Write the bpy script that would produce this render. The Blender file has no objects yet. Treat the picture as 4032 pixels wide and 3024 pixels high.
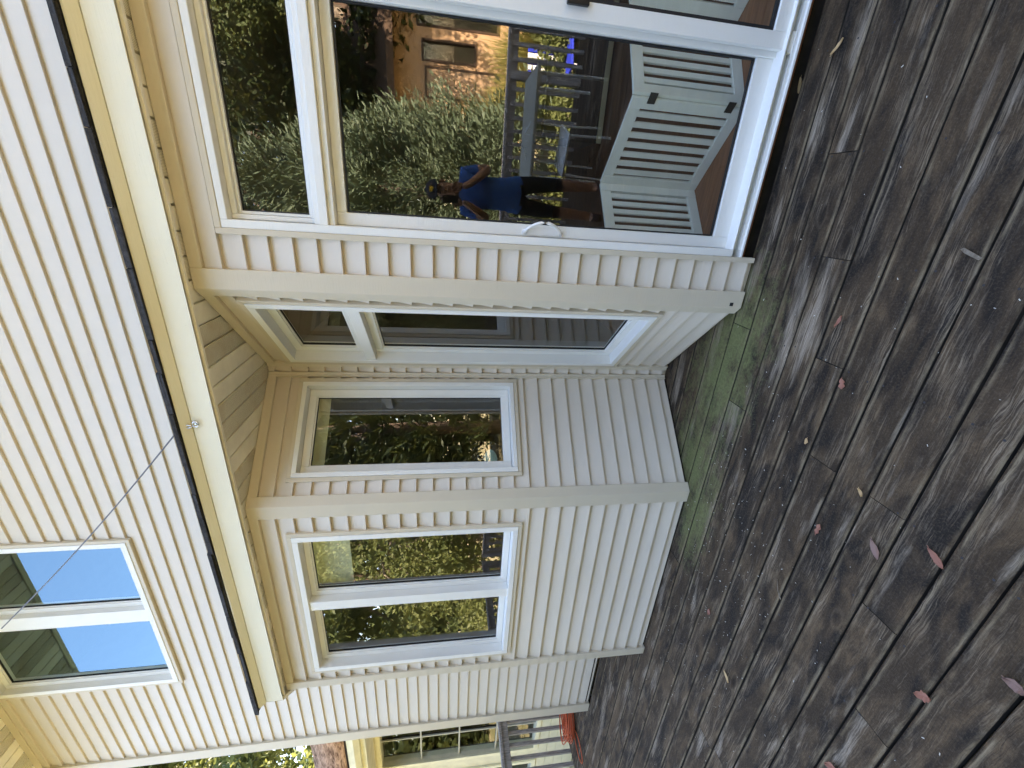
import bpy, bmesh, math, random
import numpy as np
from mathutils import Vector, Matrix
random.seed(7); rng = np.random.default_rng(11)
scene = bpy.context.scene
col = scene.collection
rad = math.radians

# ------------------------------------------------------------------ camera
# metres: X right along the house front, Y into the house, Z up, deck surface at z = 0
CAM = Vector((0.0, -2.0785, 1.6))
yaw, pitch, roll = rad(23.496), rad(-9.034), rad(-0.254)
Mc = Matrix.Rotation(yaw, 3, 'Z') @ Matrix.Rotation(pitch, 3, 'X') @ Matrix.Rotation(roll, 3, 'Y')
right, fwd, up = Mc @ Vector((1, 0, 0)), Mc @ Vector((0, 1, 0)), Mc @ Vector((0, 0, 1))
cd = bpy.data.cameras.new('camera')
cd.sensor_fit = 'HORIZONTAL'; cd.sensor_width = 36.0; cd.lens = 1642.4 / 4032 * 36
cd.clip_start = 0.02; cd.clip_end = 600
cam = bpy.data.objects.new('camera', cd); col.objects.link(cam)
R = Matrix((-up, right, -fwd)).transposed()      # the phone lies on its side: picture-right is down
cam.matrix_world = Matrix.Translation(CAM) @ R.to_4x4()
scene.camera = cam

# ------------------------------------------------------------------ sky, sun, exposure
SUN_EL, SUN_AZ = rad(49), rad(14)                # behind the house
w = bpy.data.worlds.new('World'); scene.world = w; w.use_nodes = True
wn = w.node_tree.nodes; wl = w.node_tree.links; wn.clear()
sky = wn.new('ShaderNodeTexSky'); sky.sky_type = 'NISHITA'; sky.sun_disc = False
sky.sun_elevation = SUN_EL; sky.sun_rotation = SUN_AZ
sky.air_density = 1.0; sky.dust_density = 0.1; sky.ozone_density = 0.4
bg = wn.new('ShaderNodeBackground'); bg.inputs[1].default_value = 0.13
wo = wn.new('ShaderNodeOutputWorld')
wl.new(sky.outputs[0], bg.inputs[0]); wl.new(bg.outputs[0], wo.inputs[0])
sl = bpy.data.lights.new('sun', 'SUN'); sl.energy = 5.0; sl.angle = rad(0.53); sl.color = (1.0, 0.93, 0.82)
so = bpy.data.objects.new('sun', sl); col.objects.link(so)
sdir = Vector((math.sin(SUN_AZ) * math.cos(SUN_EL), math.cos(SUN_AZ) * math.cos(SUN_EL), math.sin(SUN_EL)))
so.rotation_euler = sdir.to_track_quat('Z', 'Y').to_euler()
so.location = (0, 30, 40)
vs = scene.view_settings
scene.display_settings.display_device = 'sRGB'
vs.view_transform = 'Standard'; vs.look = 'None'; vs.gamma = 1.0; vs.exposure = 3.58; vs.use_curve_mapping = False
vs.use_white_balance = True; vs.white_balance_temperature = 7900; vs.white_balance_tint = 17   # the phone balances for open shade
scene.cycles.max_bounces = 10; scene.cycles.diffuse_bounces = 5; scene.cycles.glossy_bounces = 5
scene.cycles.transparent_max_bounces = 24; scene.cycles.transmission_bounces = 8
scene.cycles.caustics_reflective = False; scene.cycles.caustics_refractive = False

# ------------------------------------------------------------------ material helpers
MATS = {}
class NT:
    def __init__(s, name):
        s.m = bpy.data.materials.new(name); s.m.use_nodes = True
        s.t = s.m.node_tree; s.n = s.t.nodes; s.l = s.t.links; s.n.clear()
        s.out = s.n.new('ShaderNodeOutputMaterial'); MATS[name] = s.m
    def new(s, typ, **kw):
        n = s.n.new('ShaderNode' + typ)
        for k, v in kw.items():
            if k.startswith('i_'):
                key = k[2:]
                n.inputs[int(key) if key.isdigit() else key.replace('_', ' ')].default_value = v
            else: setattr(n, k, v)
        return n
    def link(s, a, b): s.l.new(a, b)
    def surf(s, o): s.l.new(o, s.out.inputs[0])
    def bsdf(s, color, rough=0.5, spec=0.5, metal=0.0):
        b = s.new('BsdfPrincipled')
        if isinstance(color, tuple): b.inputs['Base Color'].default_value = (*color, 1)
        else: s.link(color, b.inputs['Base Color'])
        if isinstance(rough, (int, float)): b.inputs['Roughness'].default_value = rough
        else: s.link(rough, b.inputs['Roughness'])
        b.inputs['Specular IOR Level'].default_value = spec; b.inputs['Metallic'].default_value = metal
        s.surf(b.outputs[0]); return b
    def coord(s, which='Object', scale=(1, 1, 1), off=None):
        tc = s.new('TexCoord'); mp = s.new('Mapping'); mp.inputs['Scale'].default_value = scale
        src = tc.outputs[which]
        if off is not None:
            va = s.new('VectorMath', operation='ADD'); s.link(src, va.inputs[0]); s.link(off, va.inputs[1]); src = va.outputs[0]
        s.link(src, mp.inputs[0]); return mp.outputs[0]
    def pos(s, scale=(1, 1, 1)):
        g = s.new('NewGeometry'); mp = s.new('Mapping'); mp.inputs['Scale'].default_value = scale
        s.link(g.outputs['Position'], mp.inputs[0]); return mp.outputs[0]
    def noise(s, vec, scale=5, detail=4, rough=0.55, dist=0.0, out='Fac'):
        n = s.new('TexNoise'); n.inputs['Scale'].default_value = scale; n.inputs['Detail'].default_value = detail
        n.inputs['Roughness'].default_value = rough; n.inputs['Distortion'].default_value = dist
        s.link(vec, n.inputs['Vector']); return n.outputs[out]
    def ramp(s, fac, stops):
        r = s.new('ValToRGB'); e = r.color_ramp.elements
        while len(e) < len(stops): e.new(0.5)
        for x, (p, c) in zip(e, stops):
            x.position = p; x.color = (*c, 1) if isinstance(c, tuple) else (c, c, c, 1)
        s.link(fac, r.inputs[0]); return r.outputs[0]
    def mix(s, fac, a, b, blend='MIX'):
        n = s.new('Mix', data_type='RGBA', blend_type=blend)
        for v, i in ((fac, 0), (a, 6), (b, 7)):
            if isinstance(v, (int, float)): n.inputs[i].default_value = v
            elif isinstance(v, tuple): n.inputs[i].default_value = (*v, 1)
            else: s.link(v, n.inputs[i])
        return n.outputs[2]
    def math(s, op, a, b=0.0, clamp=False):
        n = s.new('Math', operation=op, use_clamp=clamp)
        for v, i in ((a, 0), (b, 1)):
            if isinstance(v, (int, float)): n.inputs[i].default_value = v
            else: s.link(v, n.inputs[i])
        return n.outputs[0]
    def bump(s, b, height, strength=0.3, dist=0.01):
        n = s.new('Bump'); n.inputs['Strength'].default_value = strength; n.inputs['Distance'].default_value = dist
        s.link(height, n.inputs['Height']); s.link(n.outputs[0], b.inputs['Normal']); return n

def mat_plain(name, color, rough=0.5, spec=0.4, var=0.12, scale=6, bump=0.0, metal=0.0):
    t = NT(name); p = t.pos()
    n = t.noise(p, scale, 5)
    dark = tuple(c * (1 - var) for c in color); lite = tuple(min(1, c * (1 + var * .6)) for c in color)
    c = t.ramp(n, [(0.3, dark), (0.7, lite)])
    b = t.bsdf(c, rough, spec, metal)
    if bump:
        t.bump(b, t.noise(p, scale * 12, 3), bump, 0.004)
    return t.m

def mat_vinyl(name, color, dirt=0.35):
    t = NT(name); p = t.pos()
    oi = t.new('ObjectInfo')
    base = t.mix(t.math('MULTIPLY', oi.outputs['Random'], 0.5), color, tuple(c * .95 for c in color))
    blot = t.noise(p, 2.3, 5, .6)
    base = t.mix(t.math('MULTIPLY', t.ramp(blot, [(.45, 0.0), (.75, 1.0)]), dirt * .5), base, tuple(c * k for c, k in zip(color, (.86, .82, .74))))
    # rain streaks and grime
    st = t.noise(t.pos((14, 14, 1.1)), 3.0, 4, .6)
    base = t.mix(t.math('MULTIPLY', t.ramp(st, [(.55, 0.0), (.8, 1.0)]), dirt * .18), base, tuple(c * k for c, k in zip(color, (.72, .68, .6))))
    sp = t.noise(p, 160, 2, .5)
    base = t.mix(t.math('MULTIPLY', t.ramp(sp, [(.72, 0.0), (.78, 1.0)]), dirt * .4), base, (.12, .10, .08))
    b = t.bsdf(base, 0.48, 0.35)
    h = t.math('ADD', t.noise(t.pos((3, 3, 40)), 4, 4), t.math('MULTIPLY', t.noise(p, 1.6, 2), 2.0))
    t.bump(b, h, 0.18, 0.006)
    return t.m

SIDING = (.655, .585, .495)
mat_vinyl('siding', SIDING)
mat_vinyl('trim_tan', (.62, .55, .435), .3)
mat_vinyl('white_vinyl', (.80, .80, .77), .22)
mat_vinyl('fascia_cream', (.82, .78, .63), .35)
mat_plain('soffit', (.84, .80, .67), .5, .3, .15, 5)
def soffit_vent():
    t = NT('soffit_vent'); p = t.pos((1, 1, 1))
    v = t.new('TexVoronoi'); v.inputs['Scale'].default_value = 190; v.inputs['Randomness'].default_value = 0.0; t.link(p, v.inputs['Vector'])
    hole = t.ramp(v.outputs['Distance'], [(.20, 1.0), (.32, 0.0)])
    stain = t.ramp(t.noise(t.pos((1, 1, 1)), 4, 4, .6), [(.5, (.76, .72, .58)), (.80, (.60, .47, .30))])
    b = t.bsdf(t.mix(hole, stain, (.06, .045, .03)), .6, .2)
    t.bump(b, t.math('SUBTRACT', 1.0, hole), .5, .002)
soffit_vent()
def glass(name, f0=0.16, tint=(.91, .95, .92), wav=0.0, refl_tint=(1, 1, 1)):
    t = NT(name)
    lw = t.new('LayerWeight'); lw.inputs[0].default_value = 0.5
    p5 = t.math('POWER', lw.outputs['Facing'], 5.0)
    fac = t.math('ADD', f0, t.math('MULTIPLY', p5, 1 - f0))
    tr = t.new('BsdfTransparent'); tr.inputs[0].default_value = (*tint, 1)
    gl = t.new('BsdfGlossy'); gl.inputs['Roughness'].default_value = 0.0; gl.inputs[0].default_value = (*refl_tint, 1)
    if wav:
        bm_ = t.new('Bump'); bm_.inputs['Strength'].default_value = wav; bm_.inputs['Distance'].default_value = 0.004
        t.link(t.noise(t.pos((1, 1, .6)), 2.2, 1), bm_.inputs['Height']); t.link(bm_.outputs[0], gl.inputs['Normal'])
    mx = t.new('MixShader'); t.link(fac, mx.inputs[0]); t.link(tr.outputs[0], mx.inputs[1]); t.link(gl.outputs[0], mx.inputs[2])
    t.surf(mx.outputs[0])
glass('glass', .155, wav=.04); glass('glass_wing', .05); glass('glass_sky_tint', .22, wav=.03, refl_tint=(.52, .84, 1.0))  # upstairs pane: blue of the sky reflection strengthened by a painted glossy tint
mat_plain('gasket', (.02, .02, .022), .6)
mat_plain('black_plastic', (.012, .012, .013), .35)
mat_plain('handle_white', (.82, .82, .80), .3, .5, .04)
def deck_wood():
    t = NT('deck_wood')
    oi = t.new('ObjectInfo'); rnd = oi.outputs['Random']
    cx = t.new('CombineXYZ'); t.link(t.math('MULTIPLY', rnd, 37.0), cx.inputs[0]); t.link(t.math('MULTIPLY', rnd, 91.0), cx.inputs[1])
    p = t.new('NewGeometry').outputs['Position']
    va = t.new('VectorMath', operation='ADD'); t.link(p, va.inputs[0]); t.link(cx.outputs[0], va.inputs[1])
    def mp(sc, src=None):
        m = t.new('Mapping'); m.inputs['Scale'].default_value = sc; t.link(src or va.outputs[0], m.inputs[0]); return m.outputs[0]
    warp = t.noise(mp((1.3, 4, 1)), 2.4, 4, .6, 0, 'Color')
    wv = t.new('VectorMath', operation='MULTIPLY_ADD'); t.link(warp, wv.inputs[0]); wv.inputs[1].default_value = (.05, .05, 0); t.link(va.outputs[0], wv.inputs[2])
    def mw(sc): return mp(sc, wv.outputs[0])
    grain = t.noise(mw((2.2, 85, 30)), 2.0, 7, .7)
    fine = t.noise(mw((5, 230, 100)), 2.0, 5, .72)
    blot = t.noise(mp((.9, 2.6, 1)), 2.2, 6, .58, 1.4)
    blot2 = t.noise(mp((1.2, 2.4, 1)), 3.0, 6, .62, 1.0)
    worn = t.noise(mp((1.1, 5.5, 1)), 2.0, 6, .68, .5)
    speck = t.noise(mp((1, 1, 1)), 130, 4, .75)
    tone = t.mix(rnd, (.043, .029, .018), (.072, .048, .029))
    c = t.mix(t.math('MULTIPLY', t.ramp(blot2, [(.46, 0.0), (.66, 1.0)]), .8), tone, (.135, .088, .050))
    c = t.mix(t.math('MULTIPLY', t.ramp(blot, [(.38, 1.0), (.53, 0.0)]), .92), c, (.017, .014, .012))
    # bleached streaks where the stain has worn off
    g = t.math('MULTIPLY', t.ramp(grain, [(.46, 0.0), (.60, 1.0)]), t.ramp(worn, [(.48, 0.0), (.64, 1.0)]))
    c = t.mix(t.math('MULTIPLY', g, .62), c, (.36, .275, .19))
    big = t.math('MULTIPLY', t.ramp(t.noise(mp((.7, 4.2, 1)), 1.7, 5, .6, .3), [(.57, 0.0), (.68, 1.0)]), t.ramp(grain, [(.34, .1), (.58, 1.0)]))
    c = t.mix(t.math('MULTIPLY', big, .75), c, (.47, .385, .295))
    # pale rubbed edges along the seams
    sp = t.new('SeparateXYZ'); t.link(p, sp.inputs[0])
    fr = t.math('FRACT', t.math('DIVIDE', t.math('ADD', sp.outputs['Y'], 14.45 - .014), .1445))
    ed = t.math('ABSOLUTE', t.math('SUBTRACT', fr, .5))
    em = t.math('MULTIPLY', t.ramp(ed, [(.34, 0.0), (.42, 1.0), (.45, .0)]), t.ramp(t.noise(mp((2.2, 3, 1)), 2.5, 4), [(.42, 0.0), (.62, 1.0)]))
    c = t.mix(t.math('MULTIPLY', em, .7), c, (.30, .23, .145))
    c = t.mix(t.math('MULTIPLY', t.ramp(fine, [(.36, 1.0), (.54, 0.0)]), .55), c, (.017, .013, .011))
    c = t.mix(t.math('MULTIPLY', t.ramp(speck, [(.50, 0.0), (.78, 1.0)]), .20), c, (.30, .24, .17))
    c = t.mix(t.math('MULTIPLY', t.ramp(speck, [(.26, 1.0), (.46, 0.0)]), .28), c, (.014, .012, .011))
    # knots
    vo = t.new('TexVoronoi'); vo.inputs['Scale'].default_value = 1.0; t.link(mp((1.9, 4.6, 1), wv.outputs[0]), vo.inputs['Vector'])
    c = t.mix(t.math('MULTIPLY', t.ramp(vo.outputs['Distance'], [(.04, 1.0), (.10, 0.0)]), .8), c, (.020, .014, .010))
    c = t.mix(t.math('MULTIPLY', t.ramp(vo.outputs['Distance'], [(.09, 0.0), (.115, 1.0), (.14, 0.0)]), .12), c, (.28, .20, .13))
    # moss in the damp corner by the niche
    def blob(cx_, cy_, rx, ry):
        s_ = t.new('VectorMath', operation='SUBTRACT'); t.link(p, s_.inputs[0]); s_.inputs[1].default_value = (cx_, cy_, 0)
        m = t.new('VectorMath', operation='MULTIPLY'); t.link(s_.outputs[0], m.inputs[0]); m.inputs[1].default_value = (1 / rx, 1 / ry, 0)
        l = t.new('VectorMath', operation='LENGTH'); t.link(m.outputs[0], l.inputs[0]); return t.math('SUBTRACT', 1.0, l.outputs['Value'])
    ms = None
    for a in ((-.60, -.05, .44, .30), (-.86, .0, .46, .32), (-1.46, 0.02, .5, .30), (-1.74, -.15, .42, .18)):
        b_ = blob(*a); ms = b_ if ms is None else t.math('MAXIMUM', ms, b_)
    mn = t.math('ADD', t.math('MULTIPLY', t.noise(mp((1, 1.6, 1)), 8, 6, .75), .65), t.math('MULTIPLY', t.noise(mp((1, 1, 1)), 48, 5, .8), .35))
    ms = t.math('ADD', ms, t.math('MULTIPLY', t.math('SUBTRACT', mn, .5), 4.2))
    mfac = t.ramp(ms, [(.0, 0.0), (.85, .78)])
    mcol = t.mix(t.noise(mp((1, 1, 1)), 70, 4, .7), (.060, .068, .022), (.230, .245, .105))
    c = t.mix(mfac, c, mcol)
    b = t.bsdf(c, .82, .12)
    h = t.math('ADD', grain, t.math('MULTIPLY', fine, .6)); h = t.math('ADD', h, t.math('MULTIPLY', blot2, .9))
    h = t.math('ADD', h, t.math('MULTIPLY', speck, .3))
    t.bump(b, h, .7, .006)
deck_wood()
mat_plain('deck_under', (.012, .010, .009), .9)
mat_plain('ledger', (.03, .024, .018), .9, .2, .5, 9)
def rail_wood():
    t = NT('rail_wood'); n = t.noise(t.pos((25, 25, 3)), 3, 5, .65)
    c = t.ramp(n, [(.3, (.15, .14, .135)), (.7, (.40, .375, .35))]); b = t.bsdf(c, .8, .2); t.bump(b, n, .4, .004)
rail_wood()
def shingle():
    t = NT('shingle'); n = t.noise(t.pos(), 45, 6, .7); n2 = t.noise(t.pos(), 5, 3)
    c = t.mix(n2, t.ramp(n, [(.3, (.020, .020, .023)), (.75, (.115, .115, .12))]), (.03, .03, .033)); b = t.bsdf(c, .9, .2); t.bump(b, n, .8, .01)
shingle()
def wood_floor():
    t = NT('room_floor'); n = t.noise(t.pos((2, 30, 1)), 2, 5, .6)
    c = t.ramp(n, [(.3, (.16, .06, .028)), (.7, (.30, .12, .055))]); t.bsdf(c, .35, .4)
wood_floor()
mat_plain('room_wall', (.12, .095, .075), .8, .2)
mat_plain('gate_paint', (.86, .86, .80), .5, .3, .06)
mat_plain('hinge', (.05, .05, .045), .4, .5, .1, 20, 0, .6)
mat_plain('sofa_fabric', (.03, .025, .025), .9)
mat_plain('cream_paint', (.75, .68, .48), .6)
mat_plain('shade_fabric', (.62, .60, .42), .9)
mat_plain('cord_orange', (.55, .10, .03), .5, .4, .15, 20)
mat_plain('steel', (.7, .7, .7), .25, .5, .1, 8, 0, 1.0)
mat_plain('wire', (.10, .10, .11), .5)
mat_plain('mask_green', (.35, .55, .50), .8)
mat_plain('wing_siding', (.72, .68, .50), .6)
mat_plain('wing_cream', (.80, .76, .55), .5)
mat_plain('muntin', (.5, .48, .40), .5)
mat_plain('tan_stucco', (.52, .33, .19), .9, .2, .12, 3, .2)
mat_plain('roof_brown', (.10, .065, .045), .9, .2, .3, 8)
mat_plain('door_brown', (.42, .27, .16), .6)
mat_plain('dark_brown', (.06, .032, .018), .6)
mat_plain('stone', (.48, .42, .34), .9, .2, .3, 7, .4)
mat_plain('table_grey', (.36, .35, .28), .5)
mat_plain('chair_white', (.62, .64, .60), .4)
mat_plain('blue_plastic', (.02, .04, .42), .5)
mat_plain('white_plastic', (.75, .75, .75), .5)
mat_plain('skin', (.30, .16, .10), .55, .4, .08)
mat_plain('shirt_blue', (.035, .11, .30), .9, .1, .15, 9, .2)
mat_plain('shorts_dark', (.018, .017, .018), .9, .1)
mat_plain('cap_dark', (.015, .014, .016), .8)
mat_plain('cap_patch', (.65, .40, .03), .7)
mat_plain('hair', (.02, .015, .012), .7)
def bark(name, c0, c1):
    t = NT(name); p = t.coord('Object', (.2, 1, 1) if name == 'bark_red' else (1, 1, .22)); n = t.noise(p, 9 if name == 'bark_red' else 14, 6, .7, .5)
    b = t.bsdf(t.ramp(n, [(.35, c0), (.65, c1)]), .9, .15); t.bump(b, n, 1.0, .05)
bark('bark_grey', (.05, .038, .028), (.20, .15, .115)); bark('bark_red', (.07, .035, .025), (.46, .31, .24)); bark('bark_pale', (.14, .11, .08), (.42, .35, .27))
def leaf(name, c0, c1, trans=.35, rough=.55):
    t = NT(name); g = t.new('NewGeometry')
    c = t.mix(g.outputs['Random Per Island'], c0, c1)
    c = t.mix(t.math('MULTIPLY', t.ramp(t.noise(t.pos(), .9, 3), [(.4, 0.0), (.7, 1.0)]), .4), c, tuple(min(1, x * 1.5) for x in c1))
    b = t.new('BsdfPrincipled'); t.link(c, b.inputs['Base Color']); b.inputs['Roughness'].default_value = rough; b.inputs['Specular IOR Level'].default_value = .25
    tr = t.new('BsdfTranslucent'); t.link(t.mix(.5, c, (.20, .21, .05)), tr.inputs[0])
    mx = t.new('MixShader'); mx.inputs[0].default_value = trans; t.link(b.outputs[0], mx.inputs[1]); t.link(tr.outputs[0], mx.inputs[2]); t.surf(mx.outputs[0])
leaf('leaf_green', (.034, .058, .020), (.095, .122, .045))
leaf('leaf_bright', (.070, .100, .030), (.160, .180, .065))
leaf('leaf_dark', (.008, .017, .006), (.026, .042, .012), .15)
leaf('leaf_conifer', (.045, .075, .040), (.12, .155, .095), .1)
leaf('leaf_blade', (.13, .16, .03), (.34, .28, .09), .25)
leaf('leaf_fallen', (.23, .085, .055), (.32, .14, .095), .1)
leaf('leaf_fallen_yellow', (.45, .28, .12), (.55, .38, .20), .1)
leaf('leaf_fallen_grey', (.19, .11, .085), (.25, .15, .12), .1)
mat_plain('leaf_litter', (.55, .52, .45), .8, .2, .3, 60)
def lawn_mat():
    t = NT('lawn'); p = t.pos()
    n = t.noise(p, .8, 5, .6); f = t.noise(p, 60, 4, .7)
    c = t.ramp(n, [(.35, (.24, .24, .11)), (.62, (.50, .43, .28))])
    c = t.mix(t.math('MULTIPLY', f, .5), c, (.05, .06, .015)); b = t.bsdf(c, .95, .1); t.bump(b, f, .8, .04)
lawn_mat()

# ------------------------------------------------------------------ object helpers
def link(name, me, mat=None, parent=None):
    o = bpy.data.objects.new(name, me); col.objects.link(o)
    if mat: me.materials.append(MATS[mat])
    if parent: o.parent = parent
    return o
def tag(o, label=None, cat=None, group=None, kind=None):
    for k, v in (('label', label), ('category', cat), ('group', group), ('kind', kind)):
        if v: o[k] = v
    return o
def empty(name, loc=(0, 0, 0), rz=0):
    o = bpy.data.objects.new(name, None); col.objects.link(o); o.location = loc; o.rotation_euler.z = rz; o.empty_display_size = .1; return o
class MB:
    def __init__(s): s.v = []; s.f = []
    def add(s, vs_, fs_):
        k = len(s.v); s.v += [tuple(v) for v in vs_]; s.f += [tuple(i + k for i in f) for f in fs_]; return s
    def box(s, a, b):
        (x0, y0, z0), (x1, y1, z1) = [tuple(map(min, a, b)), tuple(map(max, a, b))]
        return s.add([(x0, y0, z0), (x1, y0, z0), (x1, y1, z0), (x0, y1, z0), (x0, y0, z1), (x1, y0, z1), (x1, y1, z1), (x0, y1, z1)],
                     [(0, 3, 2, 1), (4, 5, 6, 7), (0, 1, 5, 4), (1, 2, 6, 5), (2, 3, 7, 6), (3, 0, 4, 7)])
    def prism(s, poly, z0, z1):
        n = len(poly)
        a = sum(poly[i][0] * poly[(i + 1) % n][1] - poly[(i + 1) % n][0] * poly[i][1] for i in range(n))
        if a < 0: poly = poly[::-1]
        return s.add([(x, y, z0) for x, y in poly] + [(x, y, z1) for x, y in poly],
                     [tuple(range(n))[::-1], tuple(range(n, 2 * n))] + [(i, (i + 1) % n, n + (i + 1) % n, n + i) for i in range(n)])
    def tube(s, pts, r, n=8, cap=True):
        pts = [Vector(p) for p in pts]; rs = r if isinstance(r, (list, tuple)) else [r] * len(pts)
        k = len(s.v); ref = None
        for i, p in enumerate(pts):
            t = (pts[min(i + 1, len(pts) - 1)] - pts[max(i - 1, 0)]).normalized()
            if ref is None: ref = Vector((0, 0, 1)) if abs(t.z) < .9 else Vector((1, 0, 0))
            u = t.cross(ref).normalized(); v = t.cross(u).normalized(); ref = v.cross(t) if False else ref
            for j in range(n):
                a = 2 * math.pi * j / n; s.v.append(tuple(p + (u * math.cos(a) + v * math.sin(a)) * rs[i]))
        for i in range(len(pts) - 1):
            for j in range(n):
                a, b = k + i * n + j, k + i * n + (j + 1) % n; s.f.append((a, b, b + n, a + n))
        if cap:
            s.f.append(tuple(range(k, k + n))[::-1]); e = k + (len(pts) - 1) * n; s.f.append(tuple(range(e, e + n)))
        return s
    def mesh(s, name, xf=None):
        me = bpy.data.meshes.new(name); me.from_pydata([xf(*v) for v in s.v] if xf else s.v, [], s.f); me.validate(); me.update(); return me
    def build(s, name, mat, parent=None, xf=None, smooth=False, bevel=0.0, seg=2):
        me = s.mesh(name, xf)
        bm = bmesh.new(); bm.from_mesh(me)
        bmesh.ops.recalc_face_normals(bm, faces=bm.faces)
        if bevel:
            bmesh.ops.bevel(bm, geom=[e for e in bm.edges if len(e.link_faces) == 2 and e.calc_face_angle(0) > .5], offset=bevel, segments=seg, affect='EDGES', profile=.5, clamp_overlap=True)
        bm.to_mesh(me); bm.free()
        if smooth:
            me.polygons.foreach_set('use_smooth', [True] * len(me.polygons))
        return link(name, me, mat, parent)
def np_mesh(name, V, nper, mat, parent=None):
    """V: (n*nper,3) array, one polygon of nper corners each"""
    V = np.asarray(V, np.float32); n = len(V) // nper
    me = bpy.data.meshes.new(name); me.vertices.add(len(V)); me.vertices.foreach_set('co', V.ravel())
    me.loops.add(n * nper); me.loops.foreach_set('vertex_index', np.arange(n * nper, dtype=np.int32))
    me.polygons.add(n); me.polygons.foreach_set('loop_start', np.arange(n, dtype=np.int32) * nper); me.polygons.foreach_set('loop_total', np.full(n, nper, np.int32))
    me.update(calc_edges=True); return link(name, me, mat, parent)
R2 = 2 ** -.5
class Wall:   # s along the wall to the viewer's right, z up, o outwards
    def __init__(s, O, t, n): s.O = Vector((*O, 0)); s.t = Vector((*t, 0)); s.n = Vector((*n, 0))
    def __call__(s, a, o, z): return tuple(s.O + s.t * a + s.n * o + Vector((0, 0, z)))
F1 = Wall((0, 0), (1, 0), (0, -1))
F5 = Wall((0, .615), (1, 0), (0, -1))
FB = Wall((0, .58), (1, 0), (0, -1))
F2 = Wall((-.42, 0), (R2, -R2), (-R2, -R2))
F3 = Wall((-1.67, 0), (R2, R2), (R2, -R2))
def wbox(F, s0, s1, o0, o1, z0, z1, name, mat, parent, bevel=0.0):
    return MB().box((s0, o0, z0), (s1, o1, z1)).build(name, mat, parent, xf=F, bevel=bevel)

# ------------------------------------------------------------------ ground
g = MB()
N = 40
lawn = bpy.data.meshes.new('lawn'); bm = bmesh.new()
bmesh.ops.create_grid(bm, x_segments=60, y_segments=60, size=150)
for v in bm.verts:
    d = max(abs(v.co.x), abs(v.co.y)); v.co.z = -.62 + (0 if d < 10 else .25 * math.sin(v.co.x * .11) * math.cos(v.co.y * .13))
bm.to_mesh(lawn); bm.free()
tag(link('lawn', lawn, 'lawn'), kind='structure')

# ------------------------------------------------------------------ house
house = empty('house', (-1.5, 2.0, 0))
tag(house, 'beige vinyl-sided two-storey house with white sliding door, angled niche and lean-to eave', 'house')
house.matrix_world = Matrix.Identity(4)   # parts are placed in world coordinates
CEIL = 2.71
def backing(F, s0, s1, z0, z1, holes, parent=house, thick=.10, name='siding_wall'):
    """wall slab with rectangular openings, made of pieces that butt together"""
    m = MB(); ss = sorted({s0, s1, *[h[0] for h in holes], *[h[1] for h in holes]}); zs = sorted({z0, z1, *[h[2] for h in holes], *[h[3] for h in holes]})
    for a, b in zip(ss, ss[1:]):
        run = None
        for c, d in zip(zs, zs[1:]):
            inside = any(h[0] <= (a + b) / 2 <= h[1] and h[2] <= (c + d) / 2 <= h[3] for h in holes)
            if inside:
                if run: m.box((a, -thick, run[0]), (b, -.001, run[1])); run = None
            else: run = (run[0], d) if run else (c, d)
        if run: m.box((a, -thick, run[0]), (b, -.001, run[1]))
    return m.build(name, 'siding', parent, xf=F)
def courses(F, s0, s1, base, pitch, zmax, holes, parent, zmin=0.015, lap=.0235):
    """lap siding, every board its own piece; holes = (s0,s1,z0,z1) kept free"""
    k = -1
    while True:
        zb = base + k * pitch; zt = zb + pitch; k += 1
        if zb >= zmax - .004: break
        a, b = max(zb, zmin), min(zt, zmax)
        if b - a < .006: continue
        cuts = [(h[0], h[1]) for h in holes if h[2] < b - .004 and h[3] > a + .004]
        full = [h for h in holes if h[2] <= a + .004 and h[3] >= b - .004]
        segs = [(s0, s1)]
        def prof(z):   # outward offset of the board face at height z
            f = max(0.0, (z - zb) / pitch); return lap - (lap - .003) * f
        for h in [h for h in holes if h[2] < b - .004 and h[3] > a + .004]:
            new = []
            for x0, x1 in segs:
                if h[0] > x0: new.append((x0, min(h[0], x1), a, b)[:2])
                if h[1] < x1: new.append((max(h[1], x0), x1)[:2])
            segs = [q for q in new if q[1] - q[0] > .004]
        pieces = [(x0, x1, a, b) for x0, x1 in segs]
        for h in holes:   # partial boards above and below an opening
            if h[2] < b - .004 and h[3] > a + .004:
                x0, x1 = max(h[0], s0), min(h[1], s1)
                if h[3] < b - .012: pieces.append((x0, x1, h[3], b))
                if h[2] > a + .012: pieces.append((x0, x1, a, h[2]))
        for x0, x1, c, d in pieces:
            o0 = prof(c); o1 = prof(d); r = min(.004, (d - c) * .3)
            P = [(.0005, c), (o0 - .0026, c), (o0 - .0002, c + r * .35), (o0 - .0007, c + r * 1.6)] + [(prof(c + (d - c) * q), c + (d - c) * q) for q in (.5,)] + [(o1, d), (.0005, d)]
            m = MB(); n = len(P)
            m.add([(x0, o, z) for o, z in P] + [(x1, o, z) for o, z in P], [(i, (i + 1) % n, n + (i + 1) % n, n + i) for i in range(n)] + [tuple(range(n)), tuple(range(n, 2 * n))[::-1]])
            m.build('siding_board', 'siding', parent, xf=F)
def ring(F, s0, s1, z0, z1, w4, o0, o1, name, mat, parent, bevel=.003):
    """rectangular frame; w4 = widths left,right,bottom,top; members butt"""
    l, r, b, t = w4; m = MB()
    m.box((s0, o0, z0), (s0 + l, o1, z1)); m.box((s1 - r, o0, z0), (s1, o1, z1))
    m.box((s0 + l, o0, z0), (s1 - r, o1, z0 + b)); m.box((s0 + l, o0, z1 - t), (s1 - r, o1, z1))
    return m.build(name, mat, parent, xf=F, bevel=bevel)
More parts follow.
